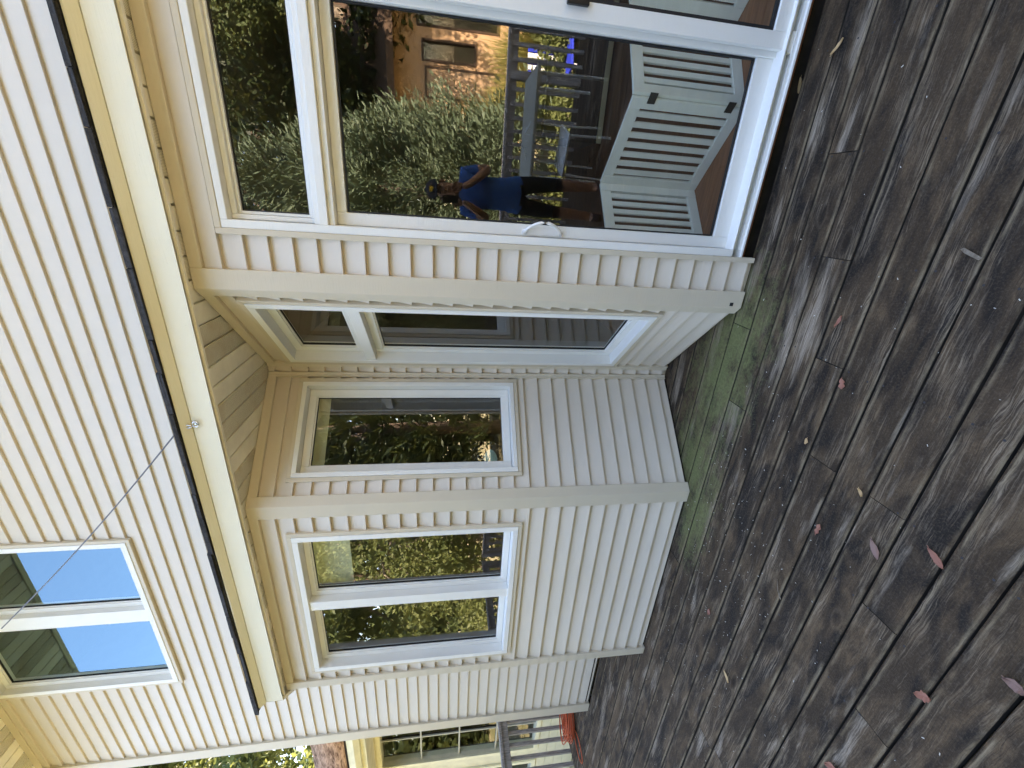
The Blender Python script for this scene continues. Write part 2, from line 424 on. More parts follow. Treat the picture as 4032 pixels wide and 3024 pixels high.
def pane(F, s0, s1, z0, z1, o, parent, mt='glass'):
    return MB().add([(s0, o, z0), (s1, o, z0), (s1, o, z1), (s0, o, z1)], [(0, 1, 2, 3)]).build('pane', mt, parent, xf=F)
def glazing(F, s0, s1, z0, z1, o, parent, gw=.003, mt='glass'):
    ring(F, s0 - gw, s1 + gw, z0 - gw, z1 + gw, (gw * 2,) * 4, o - .008, o + .006, 'gasket', 'gasket', parent, 0)
    pane(F, s0, s1, z0, z1, o, parent, mt)

def window(F, s0, s1, z0, z1, cells, label, fw=.035, sw=.045, casing=.026, rec=.05, bars=(), mt='glass'):
    fr = ring(F, s0, s1, z0, z1, (fw,) * 4, -.085, .037, 'window', 'white_vinyl', house)
    fr['label'] = label
    ring(F, s0 - casing, s1 + casing, z0 - casing, z1 + casing, (casing - .001,) * 4, 0.0, .033, 'casing', 'trim_tan', fr)
    for (a, b, c, d) in bars: wbox(F, a, b, -.06, .026, c, d, 'mullion', 'white_vinyl', fr, .003)
    for (a, b, c, d) in cells:      # a..d = opening of the sash
        ring(F, a + .002, b - .002, c + .002, d - .002, (sw,) * 4, -.072, -rec + .022, 'sash', 'white_vinyl', fr)
        ring(F, a + sw - .004, b - sw + .004, c + sw - .004, d - sw + .004, (.013,) * 4, -.066, -rec + .012, 'glazing_bead', 'white_vinyl', fr, .002)
        glazing(F, a + sw + .008, b - sw - .008, c + sw + .008, d - sw - .008, -rec, fr, mt=mt)
    return fr

# --- front wall with the sliding door
DOOR = (-.17, 1.70, .09, 2.545)
wall1 = backing(F1, -.40, 2.6, .0, CEIL, [(DOOR[0] - .005, DOOR[1] + .005, 0.0, DOOR[3])])
courses(F1, -.345, -.196, .0355, .1016, 2.655, [], wall1)
courses(F1, 1.726, 2.6, .0355, .1016, 2.655, [], wall1)
courses(F1, -.196, 1.726, .0355, .1016, 2.655, [(-.196, 1.726, -.02, 2.571)], wall1)
wbox(F1, -.345, 2.6, 0, .028, 2.656, CEIL - .003, 'frieze_trim', 'trim_tan', house, .003)
# --- niche walls
W2 = (-.765, -.105, .44, 2.55)
wall2 = backing(F2, -.80, -.02, .0, CEIL, [(W2[0], W2[1], W2[2], W2[3])])
courses(F2, -.80, -.045, .040, .1016, 2.655, [(W2[0] - .026, W2[1] + .026, W2[2] - .026, W2[3] + .026)], wall2)
wbox(F2, -.80, -.045, 0, .028, 2.656, CEIL - .003, 'frieze_trim', 'trim_tan', house, .003)
window(F2, *W2, [(-.73, -.14, .475, 2.035), (-.73, -.14, 2.095, 2.515)], 'tall narrow window with a short pane above, on the angled niche wall', bars=[(-.73, -.14, 2.035, 2.095)])
wallb = backing(FB, -1.09, -1.0, .0, CEIL, [])
courses(FB, -1.066, -1.030, .040, .1012, CEIL - .004, [], wallb)
W3 = (.150, .752, 1.145, 2.49)
wall3 = backing(F3, .02, .80, .0, CEIL, [W3])
courses(F3, .045, .80, .0755, .0998, 2.655, [(W3[0] - .026, W3[1] + .026, W3[2] - .026, W3[3] + .026)], wall3)
wbox(F3, .045, .80, 0, .028, 2.656, CEIL - .003, 'frieze_trim', 'trim_tan', house, .003)
win3 = window(F3, *W3, [(.178, .724, 1.173, 2.462)], 'single casement window on the angled niche wall facing right', fw=.028, sw=.045)
# --- bay wall with the twin window
W4 = (-3.10, -1.885, 1.135, 2.497)
wall4 = backing(F1, -3.255, -1.69, .0, CEIL, [W4])
courses(F1, -3.205, -1.742, .069, .1000, 2.655, [(W4[0] - .026, W4[1] + .026, W4[2] - .026, W4[3] + .026)], wall4)
wbox(F1, -3.205, -1.742, 0, .028, 2.656, CEIL - .003, 'frieze_trim', 'trim_tan', house, .003)
win4 = window(F1, *W4, [(-3.065, -2.508, 1.17, 2.462), (-2.434, -1.92, 1.17, 2.462)], 'twin white sliding window of the bay wall', bars=[(-2.508, -2.434, 1.17, 2.462)], sw=.036)
# hidden left flank of the bay
FD = Wall((-3.26, 0), (R2, -R2), (-R2, -R2))
walld = backing(FD, -.86, -.01, .0, CEIL, [])
courses(FD, -.85, -.045, .069, .1, CEIL - .05, [], walld)
# --- main wall: lower left and upper storey
UPW = (-3.985, -2.42, 3.875, 5.215)
wall5 = backing(F5, -5.14, 3.4, .0, 5.30, [UPW, (-3.9, 3.4, 0, 2.75)])
courses(F5, -5.035, 3.4, .053, .1006, 5.24, [(-3.88, 3.4, -.1, 3.08), (UPW[0] - .03, UPW[1] + .03, UPW[2] - .03, UPW[3] + .03)], wall5, lap=.0190)
win5 = window(F5, *UPW, [(-3.945, -3.235, 3.915, 5.175), (-3.105, -2.455, 3.915, 5.175)], 'upstairs twin window reflecting blue sky', fw=.04, sw=.04, bars=[(-3.235, -3.105, 3.915, 5.175)], rec=.035, mt='glass_sky_tint')
wbox(F5, -5.035, 3.4, 0, .018, 5.242, 5.298, 'frieze_trim', 'trim_tan', house, .003)
# --- corner posts
def post(poly, z0, z1, mat='trim_tan', label=None):
    o = MB().prism(poly, z0, z1).build('corner_post', mat, house, bevel=.003)
    if label: o['label'] = label
def P(F, s, o): return F(s, o, 0)[:2]
A_out = (-.4332, -.032)
post([P(F1, -.345, .0), P(F1, -.345, .032), A_out, P(F2, -.045, .032), P(F2, -.045, .0), (-.41, .01)], .012, CEIL - .004)
post([P(F3, .048, .0), P(F3, .048, .032), (-1.6568, -.032), P(F1, -1.742, .032), P(F1, -1.742, .0), (-1.68, .01)], .003, CEIL - .004)
post([P(F1, -3.204, .0), P(F1, -3.204, .032), (-3.2732, -.032), P(FD, -.045, .032), P(FD, -.045, .0), (-3.25, .01)], .003, CEIL - .004)
post([P(F5, -5.035, .0), P(F5, -5.035, .033), (-5.165, .582), (-5.165, .70), (-5.14, .70), (-5.14, .615)], .003, 5.24)
# inside-corner trims of the niche
for (x0, x1) in ((-1.030, -1.0), (-1.09, -1.066)):
    wbox(FB, x0, x1, 0, .031, .015, CEIL - .004, 'corner_trim', 'trim_tan', house, .003)
wbox(F2, -.815, -.79, .0, .030, .015, CEIL - .004, 'corner_trim', 'trim_tan', house, .003)
wbox(F3, .79, .815, .0, .030, .015, CEIL - .004, 'corner_trim', 'trim_tan', house, .003)
# starter strips along the deck
for F, a, b in ((F3, .05, .80), (F1, -3.2, -1.745), (F5, -5.03, -3.9)):
    wbox(F, a, b, -.002, .006, .002, .045, 'starter_strip', 'ledger', house)
# --- eave over the bays
EX0, EX1 = -3.245, 3.3
YS, YF = -.070, -.115
def soffits(x0, x1, y0, y1, z, phase, parent_name='soffit'):
    root = MB().box((x0, y0, z + .012), (x1, y1, z + .02)).build(parent_name, 'soffit', house)
    p = .1016; k = math.floor((x0 - phase) / p)
    while phase + k * p < x1:
        a, b = max(x0, phase + k * p), min(x1, phase + (k + 1) * p)
        if b - a > .01:
            vent = (k % 4) in (0, 1)
            # flat field with a raised V seam on one edge
            m = MB(); g_ = .010
            P_ = [(a, z + .011), (a + g_ * .4, z + .010), (a + g_, z), (b - .002, z), (b - .002, z + .011)]
            n = len(P_)
            m.add([(x, y0, zz) for x, zz in P_] + [(x, y1, zz) for x, zz in P_], [(i, i + 1, n + i + 1, n + i) for i in range(n - 1)])
            m.build('soffit_panel', 'soffit_vent' if vent else 'soffit', root)
        k += 1
    return root
soffits(EX0 + .02, EX1, YS, .60, CEIL, -.2995 - .1016)
wbox(Wall((0, 0), (1, 0), (0, -1)), EX0, EX1, -YS - .004, -YF - .0305, 2.7005, 2.714, 'soffit_channel', 'soffit', house, .002)
fm = MB()
fm.add([(EX0, y, z) for y, z in ((YF, 2.700), (YF, 2.806), (YF + .03, 2.806), (YF + .03, 2.716))] + [(EX1, y, z) for y, z in ((YF, 2.700), (YF, 2.806), (YF + .03, 2.806), (YF + .03, 2.716))],
       [(0, 1, 5, 4), (1, 2, 6, 5), (2, 3, 7, 6), (3, 0, 4, 7), (0, 3, 2, 1), (4, 5, 6, 7)])
fascia = fm.build('fascia', 'fascia_cream', house, bevel=.002)
for x in (-.222, 2.4): wbox(F1, x, x + .9, .1155, .1165, 2.7015, 2.8045, 'fascia_lap', 'fascia_cream', fascia)
dm = MB(); prof_ = ((YF - .002, 2.809), (YF - .034, 2.836), (YF - .034, 2.842), (YF + .03, 2.842), (YF + .03, 2.809))
dm.add([(EX0 - .004, y, z) for y, z in prof_] + [(EX1, y, z) for y, z in prof_], [(i, (i + 1) % 5, 5 + (i + 1) % 5, 5 + i) for i in range(5)] + [(0, 1, 2, 3, 4), (9, 8, 7, 6, 5)])
dm.build('drip_board', 'fascia_cream', house)
# left return of the eave follows the bay flank
rt = MB().prism([(EX0 - .001, YF), (EX0 - .001, YF + .03), (-3.945, .60), (-3.99, .60)], 2.70, 2.84).build('fascia', 'fascia_cream', house)
# roof: slab plus a ragged row of shingle tabs at the edge
SL = .30
rm = MB()
rv = [(EX0 - .03, YF - .04), (EX1, YF - .04), (EX1, .61), (-4.05, .61)]
def rz(y): return 2.846 + (y - (YF - .04)) * SL
rm.add([(x, y, rz(y)) for x, y in rv] + [(x, y, rz(y) + .012) for x, y in rv], [(3, 2, 1, 0), (4, 5, 6, 7), (0, 1, 5, 4), (1, 2, 6, 5), (2, 3, 7, 6), (3, 0, 4, 7)])
roof = rm.build('lean_to_roof', 'shingle', house)
x = EX0 - .05
while x < EX1:
    wd = random.uniform(.14, .30); ov = random.uniform(.008, .015); th = random.uniform(.011, .015)
    for lay in range(2):
        z0 = 2.8445 + lay * .011 + .004 * math.sin(x * 2.1) + .003 * math.sin(x * 5.3 + 1) + .002 + random.uniform(-.001, .001); y0 = YF - .04 - ov + lay * random.uniform(.0, .012)
        sag = random.uniform(-.003, .001)
        MB().add([(x, y0, z0 + sag), (x + wd - .004, y0 + random.uniform(-.004, .004), z0), (x + wd - .004, y0 + .16, z0 + .05), (x, y0 + .16, z0 + .05), (x, y0, z0 + th + sag), (x + wd - .004, y0, z0 + th), (x + wd - .004, y0 + .16, z0 + .05 + th), (x, y0 + .16, z0 + .05 + th)],
                 [(3, 2, 1, 0), (4, 5, 6, 7), (0, 1, 5, 4), (1, 2, 6, 5), (2, 3, 7, 6), (3, 0, 4, 7)]).build('shingle', 'shingle', roof)
    x += wd
# --- main eave and roof
MS = 5.30
soffits(-5.75, 3.6, .10, .60, MS, -.1, 'main_soffit')
wbox(F1, -5.78, 3.6, -.098, -.06, MS - .012, MS + .16, 'main_fascia', 'fascia_cream', house)
mr = MB()
mr.add([(-5.80, .03, MS + .165), (3.6, .03, MS + .165), (3.6, 5.0, MS + 2.3), (-5.80, 5.0, MS + 2.3), (3.6, 10, MS + .165), (-5.80, 10, MS + .165)], [(0, 1, 2, 3), (3, 2, 4, 5)])
mr.build('main_roof', 'shingle', house)
# far walls of the house body
hb = MB(); hb.box((-5.135, .72, -.6), (-5.03, 9.4, MS)); hb.box((3.4, .0, -.6), (3.5, 9.4, MS)); hb.box((-5.03, 9.3, -.6), (3.4, 9.4, MS))
hb.box((2.6, 0, -.6), (3.4, .1, 2.70))
hb.build('outer_wall', 'siding', house)
# --- rooms behind the glass
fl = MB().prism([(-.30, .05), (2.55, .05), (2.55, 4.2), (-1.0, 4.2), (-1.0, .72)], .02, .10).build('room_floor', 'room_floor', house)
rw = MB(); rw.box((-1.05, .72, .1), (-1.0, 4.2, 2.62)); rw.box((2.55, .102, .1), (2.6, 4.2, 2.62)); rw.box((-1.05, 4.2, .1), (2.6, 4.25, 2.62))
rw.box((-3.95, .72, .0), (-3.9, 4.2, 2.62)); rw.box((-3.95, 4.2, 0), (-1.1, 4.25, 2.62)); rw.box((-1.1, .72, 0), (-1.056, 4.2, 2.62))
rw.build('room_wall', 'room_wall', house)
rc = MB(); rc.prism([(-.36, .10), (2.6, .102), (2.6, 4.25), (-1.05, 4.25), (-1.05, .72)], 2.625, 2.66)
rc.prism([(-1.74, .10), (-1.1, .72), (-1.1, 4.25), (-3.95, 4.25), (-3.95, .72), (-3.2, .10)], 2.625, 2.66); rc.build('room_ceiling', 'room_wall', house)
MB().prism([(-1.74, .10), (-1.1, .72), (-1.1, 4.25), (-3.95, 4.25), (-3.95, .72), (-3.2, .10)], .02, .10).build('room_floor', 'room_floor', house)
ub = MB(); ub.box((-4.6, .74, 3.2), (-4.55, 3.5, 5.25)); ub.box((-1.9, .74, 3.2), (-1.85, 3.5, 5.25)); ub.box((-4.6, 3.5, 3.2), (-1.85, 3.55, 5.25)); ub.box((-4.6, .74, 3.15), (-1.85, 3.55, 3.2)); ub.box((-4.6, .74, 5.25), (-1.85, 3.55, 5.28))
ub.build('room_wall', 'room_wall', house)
# roller shades inside two windows, blind cord in the tall one
for win, F, a, b, c in ((win4, F1, -2.43, -1.93, 2.21), (win3, F3, .19, .71, 2.35)):
    wbox(F, a, b, -.115, -.112, c, 2.46, 'roller_shade', 'shade_fabric', win)
win2 = [o for o in house.children if o.name.startswith('window')][0]
MB().tube([F2(-.36, -.11, 2.03), F2(-.36, -.11, 1.5), F2(-.358, -.11, 1.02)], .0016, 5).build('blind_cord', 'white_plastic', win2)
MB().tube([F2(-.358, -.11, 1.02), F2(-.358, -.11, .985)], [.005, .008], 8).build('cord_toggle', 'white_plastic', win2)

# --- sliding door with transom
door = ring(F1, -.17, 1.70, .145, 2.545, (.034, .034, .008, .030), -.09, .030, 'sliding_door', 'white_vinyl', house)
door['label'] = 'white sliding patio door with transom window above'
for a_, b_, c_, d_ in ((-.196, -.1705, .012, 2.571), (1.7005, 1.726, .012, 2.571), (-.1705, 1.7005, 2.5455, 2.571)): wbox(F1, a_, b_, 0, .033, c_, d_, 'casing', 'trim_tan', door, .003)
sill = MB(); sill.add([(-.171, .030, .087), (1.70, .030, .087), (1.70, .030, .098), (-.171, .030, .098), (-.171, -.09, .112), (1.70, -.09, .112), (-.171, -.09, .08), (1.70, -.09, .08)],
    [(0, 1, 2, 3), (3, 2, 5, 4), (6, 7, 1, 0), (4, 5, 7, 6), (0, 3, 4, 6), (1, 7, 5, 2)])
sill.build('door_sill', 'white_vinyl', door, xf=F1, bevel=.002)
for o_, zz in ((.020, .100), (-.012, .107), (-.048, .112)): wbox(F1, -.136, 1.666, o_ - .007, o_, zz, zz + .040 if o_ < .01 else zz + .012, 'track', 'white_vinyl', door, .001)
# header between door and transom
for (z0, z1, o1) in ((2.086, 2.112, .010), (2.112, 2.150, .026), (2.150, 2.172, .014)):
    wbox(F1, -.136, 1.666, -.085, o1, z0 + .0005, z1 - .0005, 'header', 'white_vinyl', door, .002)
# transom sash and pane
ring(F1, -.134, 1.664, 2.174, 2.513, (.020, .02, .016, .022), -.07, -.012, 'sash', 'white_vinyl', door)
ring(F1, -.113, 1.643, 2.191, 2.490, (.012, .012, .01, .012), -.066, -.028, 'glazing_bead', 'white_vinyl', door, .002)
glazing(F1, -.099, 1.63, 2.203, 2.477, -.045, door)
# left, sliding panel (inner track)
lp = ring(F1, -.134, .728, .150, 2.084, (.053, .05, .083, .042), -.075, -.034, 'door_panel', 'white_vinyl', door)
lp['label'] = 'sliding door panel with arched white pull handle'
glazing(F1, -.076, .672, .240, 2.036, -.05, door)
wbox(F1, .678, .722, -.034, -.022, .151, 2.083, 'interlock', 'white_vinyl', door, .003)
# right, fixed panel (outer track)
rp = ring(F1, .70, 1.664, .128, 2.085, (.062, .06, .085, .042), -.018, .012, 'door_panel', 'white_vinyl', door)
rp['label'] = 'fixed right door panel at the picture edge'
glazing(F1, .770, 1.596, .221, 2.036, -.004, door, .007)
wbox(F1, .690, .770, -.020, .014, .106, .127, 'panel_foot', 'white_vinyl', door, .004)
wbox(F1, .741, .765, .012, .034, 1.045, 1.135, 'latch', 'black_plastic', door, .004)
# arched pull handle
hp = []
for i in range(13):
    a = i / 12; hp.append((-.118 + .050 * math.sin(a * math.pi) ** .7, -.034 + .004 + .034 * math.sin(a * math.pi) ** .8, 1.045 + .185 * a))
MB().tube([F1(*p) for p in hp], [.010] + [.0075] * 11 + [.010], 10).build('handle', 'handle_white', door, smooth=True)
wbox(F1, -.128, -.098, -.034, -.029, 1.035, 1.24, 'handle_plate', 'handle_white', door, .002)
# ledger below the sill
wbox(F1, -.175, 2.6, -.10, -.06, -.25, .086, 'ledger_board', 'ledger', house)

# ------------------------------------------------------------------ deck
dk = MB().box((-6.36, -3.86, -.62), (3.3, -3.82, -.06))
dk.box((-6.36, -3.82, -.62), (-6.32, 2.2, -.06))
for j in range(24):
    xj = .287 + .0 - .405 * (16 - j)
    if xj < 3.3: dk.box((xj - .019, -3.82, -.20), (xj + .019, -.0, -.032))
    if xj < -.4: dk.box((xj - .019, .0, -.20), (xj + .019, 1.5 if xj < -5.2 else .56, -.032))
deck = dk.build('deck', 'deck_under'); tag(deck, kind='structure')
PITCH = .1445
joints = {-.27: [.287], -.415: [-.115], -.563: [-.525], -.707: [-.93], -.997: [-.928], -1.142: [-1.324], -1.286: [-1.729], .014: [-.526, -2.2], -.128: [-.94], -.852: [-2.91], -1.431: [-.30]}
xj_all = [.287 - .405 * k for k in range(-7, 17)]
row = 0; y1 = .014 + PITCH * 15
def plank(x0, x1, ya, yb):
    dz = random.uniform(-.002, .001); c = (random.uniform(-.001, .001))
    L = x1 - x0; n = max(2, int(L / .5))
    top = .0015
    m = MB()
    # slightly cupped board with eased edges
    sec = [(0, -.03), (0, -.005), (.004, -.0008), (.02, .0), ((yb - ya) / 2, -.0012 + c), (yb - ya - .02, .0), (yb - ya - .004, -.0008), (yb - ya, -.005), (yb - ya, -.03)]
    wob = [random.uniform(-.0008, .0008) for _ in range(n + 1)]; k = len(sec)
    V = []; Fc = []
    for i in range(n + 1):
        for (yy, zz) in sec: V.append((x0 + L * i / n, ya + yy + wob[i], dz + zz))
    for i in range(n):
        for j in range(k): Fc.append((i * k + j, (i + 1) * k + j, (i + 1) * k + (j + 1) % k, i * k + (j + 1) % k))
    Fc += [tuple(range(k)), tuple(range(n * k, n * k + k))[::-1]]
    m.add(V, Fc); o = m.build('plank', 'deck_wood', deck)
    o.data.materials.append(MATS['ledger'])      # sawn sides: grime colour that also paints in the black of the gaps
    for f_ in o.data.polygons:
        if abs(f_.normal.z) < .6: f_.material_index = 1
    return o
yk = .014 + PITCH * 14
while yk > -3.9:
    ya, yb = yk - PITCH + random.uniform(.0065, .0095), yk
    if yb <= .02: spans = [(-6.36, 3.3)]
    elif yb < .60: spans = [(-6.36, -3.25 - max(0, ya)), (-1.70 + max(0, ya), -.38 - max(0, ya))]
    else: spans = [(-6.36, -3.9)] if yb < .62 else [(-6.36, -5.17)]
    js = next((v for kk, v in joints.items() if abs(kk - yb) < .03), None)
    for a, b in spans:
        cuts = list(js or [])
        if not js: cuts = random.sample(xj_all[4:], 1)
        lo = min(cuts)
        for q in xj_all:      # further joints far from the seen ones
            if random.random() < .18 and all(abs(q - c) > 1.9 for c in cuts) and not (-2.2 < q < .8): cuts.append(q)
        cuts = sorted(c for c in cuts if a + .3 < c < b - .3)
        e = [a] + cuts + [b]
        for p, q in zip(e, e[1:]): plank(p + (.0015 if p != a else 0), q - (.0015 if q != b else 0), ya, yb)
    yk -= PITCH
# screw heads at the joists as one speckle of dark dots
sv = []
for r_ in range(-26, 1):
    yb = .014 + PITCH * r_
    for q in xj_all:
        for fy in (.028, .112):
            if random.random() < .7:
                cx, cy = q + random.uniform(-.012, .012), yb - PITCH + .005 + fy
                for a in range(6): sv.append((cx + .0042 * math.cos(a * 1.047), cy + .0042 * math.sin(a * 1.047), .0026))
sc_ = np_mesh('screw_heads', sv, 6, 'gasket', deck); sc_['kind'] = 'stuff'

# ------------------------------------------------------------------ railings
def railing(name, p0, p1, spacing, label):
    p0, p1 = Vector(p0), Vector(p1); L = (p1 - p0).length; d = (p1 - p0) / L; nrm = Vector((-d.y, d.x, 0))
    root = empty(name, p0); root.rotation_euler.z = math.atan2(d.y, d.x); tag(root, label, 'railing', 'deck railings')
    MB().box((0, -.045, .86), (L, .045, .898)).build('top_rail', 'rail_wood', root, bevel=.006)
    MB().box((0, -.02, .775), (L, .018, .858)).build('upper_rail', 'rail_wood', root, bevel=.003)
    k = 0; x_ = .08
    while x_ < L - .05:
        if k % 13 == 0:
            MB().box((x_ - .045, -.045, -.3), (x_ + .045, .045, .858)).build('post', 'rail_wood', root, bevel=.004)
        else:
            j = random.uniform(-.006, .006)
            MB().box((x_ - .019 + j, .0185, -.02 - random.uniform(0, .02)), (x_ + .019 + j, .056, .84)).build('baluster', 'rail_wood', root, bevel=.002)
        x_ += spacing; k += 1
    return root
railing('deck_railing', (-6.33, -3.8, 0), (-6.33, 2.2, 0), .1365, 'weathered grey railing at the far left end of the deck, beyond the house corner')
railing('deck_railing', (-6.2, -3.80, 0), (3.2, -3.80, 0), .145, 'weathered grey railing along the yard side, mirrored in the door glass')

# ------------------------------------------------------------------ pet gate behind the door
gate = empty('pet_gate', (.154, .56, .10)); tag(gate, 'white slatted folding pet gate standing behind the sliding door glass', 'pet gate')
GP = [(-.226, .242), (.154, .56), (.533, .24), (.963, .495)]
GP = [(x - .154, y - .56) for x, y in GP] + [(.963 + .34 - .154, .495 - .33 - .56)]
GH = .605
for i in range(4):
    a, b = Vector((*GP[i], 0)), Vector((*GP[i + 1], 0)); L = (b - a).length; d = (b - a) / L; n = Vector((d.y, -d.x, 0))
    a2 = a + d * .006; b2 = b - d * .006; L2 = L - .012
    def gx(s_, o, z, a2=a2, d=d, n=n): return tuple(a2 + d * s_ + n * o + Vector((0, 0, z)))
    fw = .052
    pn = MB().box((0, -.01, 0), (fw, .01, GH)).box((L2 - fw, -.01, 0), (L2, .01, GH)).build('gate_panel', 'gate_paint', gate, xf=gx, bevel=.003)
    MB().box((fw, -.0085, GH - .06), (L2 - fw, .0085, GH - .0005)).build('rail', 'gate_paint', pn, xf=gx, bevel=.002)
    MB().box((fw, -.0085, .0005), (L2 - fw, .0085, .06)).build('rail', 'gate_paint', pn, xf=gx, bevel=.002)
    ns = 7; inner = L2 - 2 * fw
    for k in range(ns):
        c = fw + inner * (k + .5) / ns + 0
        if k == 0: pass
        MB().box((c - .0145, -.006, .059), (c + .0145, .006, GH - .059)).build('slat', 'gate_paint', pn, xf=gx, bevel=.0015)
    if i in (1,):
        for z in (.085, GH - .10):
            MB().box((L2 - .022, .0105, z - .02), (L2 + .030, .0135, z + .02)).build('hinge', 'hinge', pn, xf=gx)
# low dark seat with pale strip deeper in the room
sofa = empty('low_cabinet', (1.2, 2.6, .1)); tag(sofa, 'dark low cabinet with a pale cream strip deep in the room', 'cabinet')
MB().box((-.6, -.2, .06), (1.0, .25, .62)).build('body', 'sofa_fabric', sofa, bevel=.02)
MB().box((-.6, -.225, .03), (1.0, -.203, .075)).build('plinth_strip', 'cream_paint', sofa, bevel=.004)

# ------------------------------------------------------------------ small things on the house
mask = empty('face_mask', F3(.27, -.085, 1.31)); tag(mask, 'pale green cloth face mask hanging inside the niche window', 'face mask')
mm = MB(); nn = 10
ring_ = [F3(.27 + .048 * math.cos(t), -.085 + .01 * math.cos(2 * t), 1.305 + .045 * math.sin(t) * (1 - .25 * math.cos(t))) for t in [2 * math.pi * i / nn for i in range(nn)]]
mm.add([F3(.27, -.068, 1.305)] + ring_, [(0, i + 1, (i + 1) % nn + 1) for i in range(nn)])
o = mm.build('mask_cloth', 'mask_green', None); o.parent = mask; o.matrix_parent_inverse = Matrix.Translation(mask.location).inverted()
sol = o.modifiers.new('s', 'SOLIDIFY'); sol.thickness = .002
o = MB().tube([F3(.25, -.085, 1.345), F3(.262, -.088, 1.39), F3(.28, -.088, 1.39), F3(.29, -.085, 1.345)], .0015, 5).build('ear_loop', 'white_plastic'); o.parent = mask; o.matrix_parent_inverse = Matrix.Translation(mask.location).inverted()
hk = empty('eye_hook', (-1.066, YF, 2.785)); tag(hk, 'small bright steel eye hook with snap link on the eave fascia', 'hook')
tp = [Vector((.014 * math.cos(a), -.012, .014 * math.sin(a))) for a in [2 * math.pi * i / 14 for i in range(15)]]
MB().tube(tp, .0035, 7, cap=False).build('eye', 'steel', hk, smooth=True)
MB().tube([(0, 0, 0), (0, -.012, 0)], .004, 7).build('shank', 'steel', hk)
tp = [Vector((-.010 + .008 * math.cos(a), -.016, .042 + .028 * math.sin(a))) for a in [2 * math.pi * i / 14 for i in range(15)]]
MB().tube(tp, .003, 7, cap=False).build('snap_link', 'steel', hk, smooth=True)
wp0, wp1 = Vector((-1.084, -.131, 2.853)), Vector((-3.63, .085, 5.36))
d0 = Vector((-2.8, .261, 4.5)) - CAM
wend = CAM + d0 * ((.09 - CAM.y) / d0.y)
wire = MB().tube([wp0.lerp(wend, i / 10) - Vector((0, 0, .03 * math.sin(math.pi * i / 10))) for i in range(11)] , .004, 6).build('support_wire', 'wire')
tag(wire, 'thin dark wire stretched from the eave hook up past the upstairs window', 'wire')
hole = MB().box((-.4235, -.0334, .066), (-.405, -.0324, .086)).build('trim_hole', 'gasket', house)

# extension cord: a loose coil lying by the deck edge behind the house corner
cp = []
for i in range(520):
    t = i / 520; a = t * 2 * math.pi * 17 + .6 * math.sin(9 * t)
    rr = .20 + .06 * math.sin(t * 40) + .03 * math.sin(t * 97)
    cp.append((-5.95 + rr * .95 * math.cos(a), .93 + rr * .85 * math.sin(a), .014 + .14 * t * (1 - .5 * abs(math.sin(a * .5 + 1))) + .012 * math.sin(t * 61)))
for i in range(40):
    t = i / 39; a = t * math.pi * 2
    cp.append((-5.93 + .10 * math.sin(a) + .06 * t, .78 - .17 * (1 - math.cos(a)), .012))
cord = MB().tube(cp, .0055, 6).build('extension_cord', 'cord_orange', smooth=True)
tag(cord, 'orange extension cord coiled on the deck behind the far house corner', 'cord')

# fallen leaves
def leaf_mesh(L, W, curl, lobes=0, seed=0):
    r = random.Random(seed); m = MB(); n = 8; V = []; Fc = []
    for i in range(n + 1):
        t = i / n; wd = W * math.sin(math.pi * min(1, t * .96 + .02)) ** .75 * (1 - .25 * t)
        if lobes: wd *= .45 + .55 * abs(math.sin(t * math.pi * lobes))
        x_ = L * (t - .5); zc = curl * (2 * t - 1) ** 2 + .003
        V += [(x_, -wd * (1 + r.uniform(-.15, .15)), zc + curl * .8 + .002), (x_, 0, zc), (x_, wd * (1 + r.uniform(-.15, .15)), zc + curl * .8 + .002)]
    for i in range(n):
        for j in range(2): Fc.append((i * 3 + j, i * 3 + j + 1, i * 3 + j + 4, i * 3 + j + 3))
    m.add(V, Fc).tube([(L * .5, 0, curl + .003), (L * .62, 0, curl + .002)], .0012, 4)
    return m
LV = [(-1.093, -1.103, .072, .016, 44, 'leaf_fallen_grey', 'dull mauve oval leaf on the deck beside the wide plank seam', 0),
      (-.970, -1.265, .068, .014, 63, 'leaf_fallen', 'bright rust-red pointed leaf lying across a plank seam', 0),
      (-1.422, -1.425, .05, .022, 131, 'leaf_fallen', 'crumpled brown lobed leaf on a seam near the picture edge', 3),
      (-1.147, -1.556, .05, .018, 96, 'leaf_fallen_grey', 'pale grey-mauve leaf at the lower edge of the deck view', 0),
      (-.347, -.62, .05, .009, 165, 'leaf_fallen', 'small salmon leaf on the bleached plank', 0),
      (-.577, -.733, .045, .018, 25, 'leaf_fallen', 'crumpled pinkish leaf near a butt joint', 2),
      (-.930, -.976, .034, .008, 49, 'leaf_fallen_yellow', 'narrow orange curled leaf right beside a butt joint', 0),
      (-1.197, -.884, .055, .016, 178, 'leaf_fallen', 'torn reddish leaf half over a dark seam', 2),
      (-.878, -.683, .028, .010, 10, 'leaf_fallen_yellow', 'tiny pale yellow leaf scrap on a seam', 0),
      (.688, -.158, .062, .009, 137, 'leaf_fallen_yellow', 'curled pale orange leaf on the plank in front of the fixed door panel', 0),
      (-2.386, -.763, .058, .012, 64, 'leaf_fallen_yellow', 'folded tan leaf on the far deck boards', 0),
      (-2.189, -.504, .04, .015, 10, 'leaf_fallen', 'small orange leaf on the deck below the twin window', 0),
      (-2.05, -1.334, .06, .018, 130, 'leaf_fallen', 'brown leaf at the bottom border of the view', 0),
      (.60, .045, .07, .015, 15, 'leaf_fallen_yellow', 'dry tan leaf tucked in the gap under the door sill', 0)]
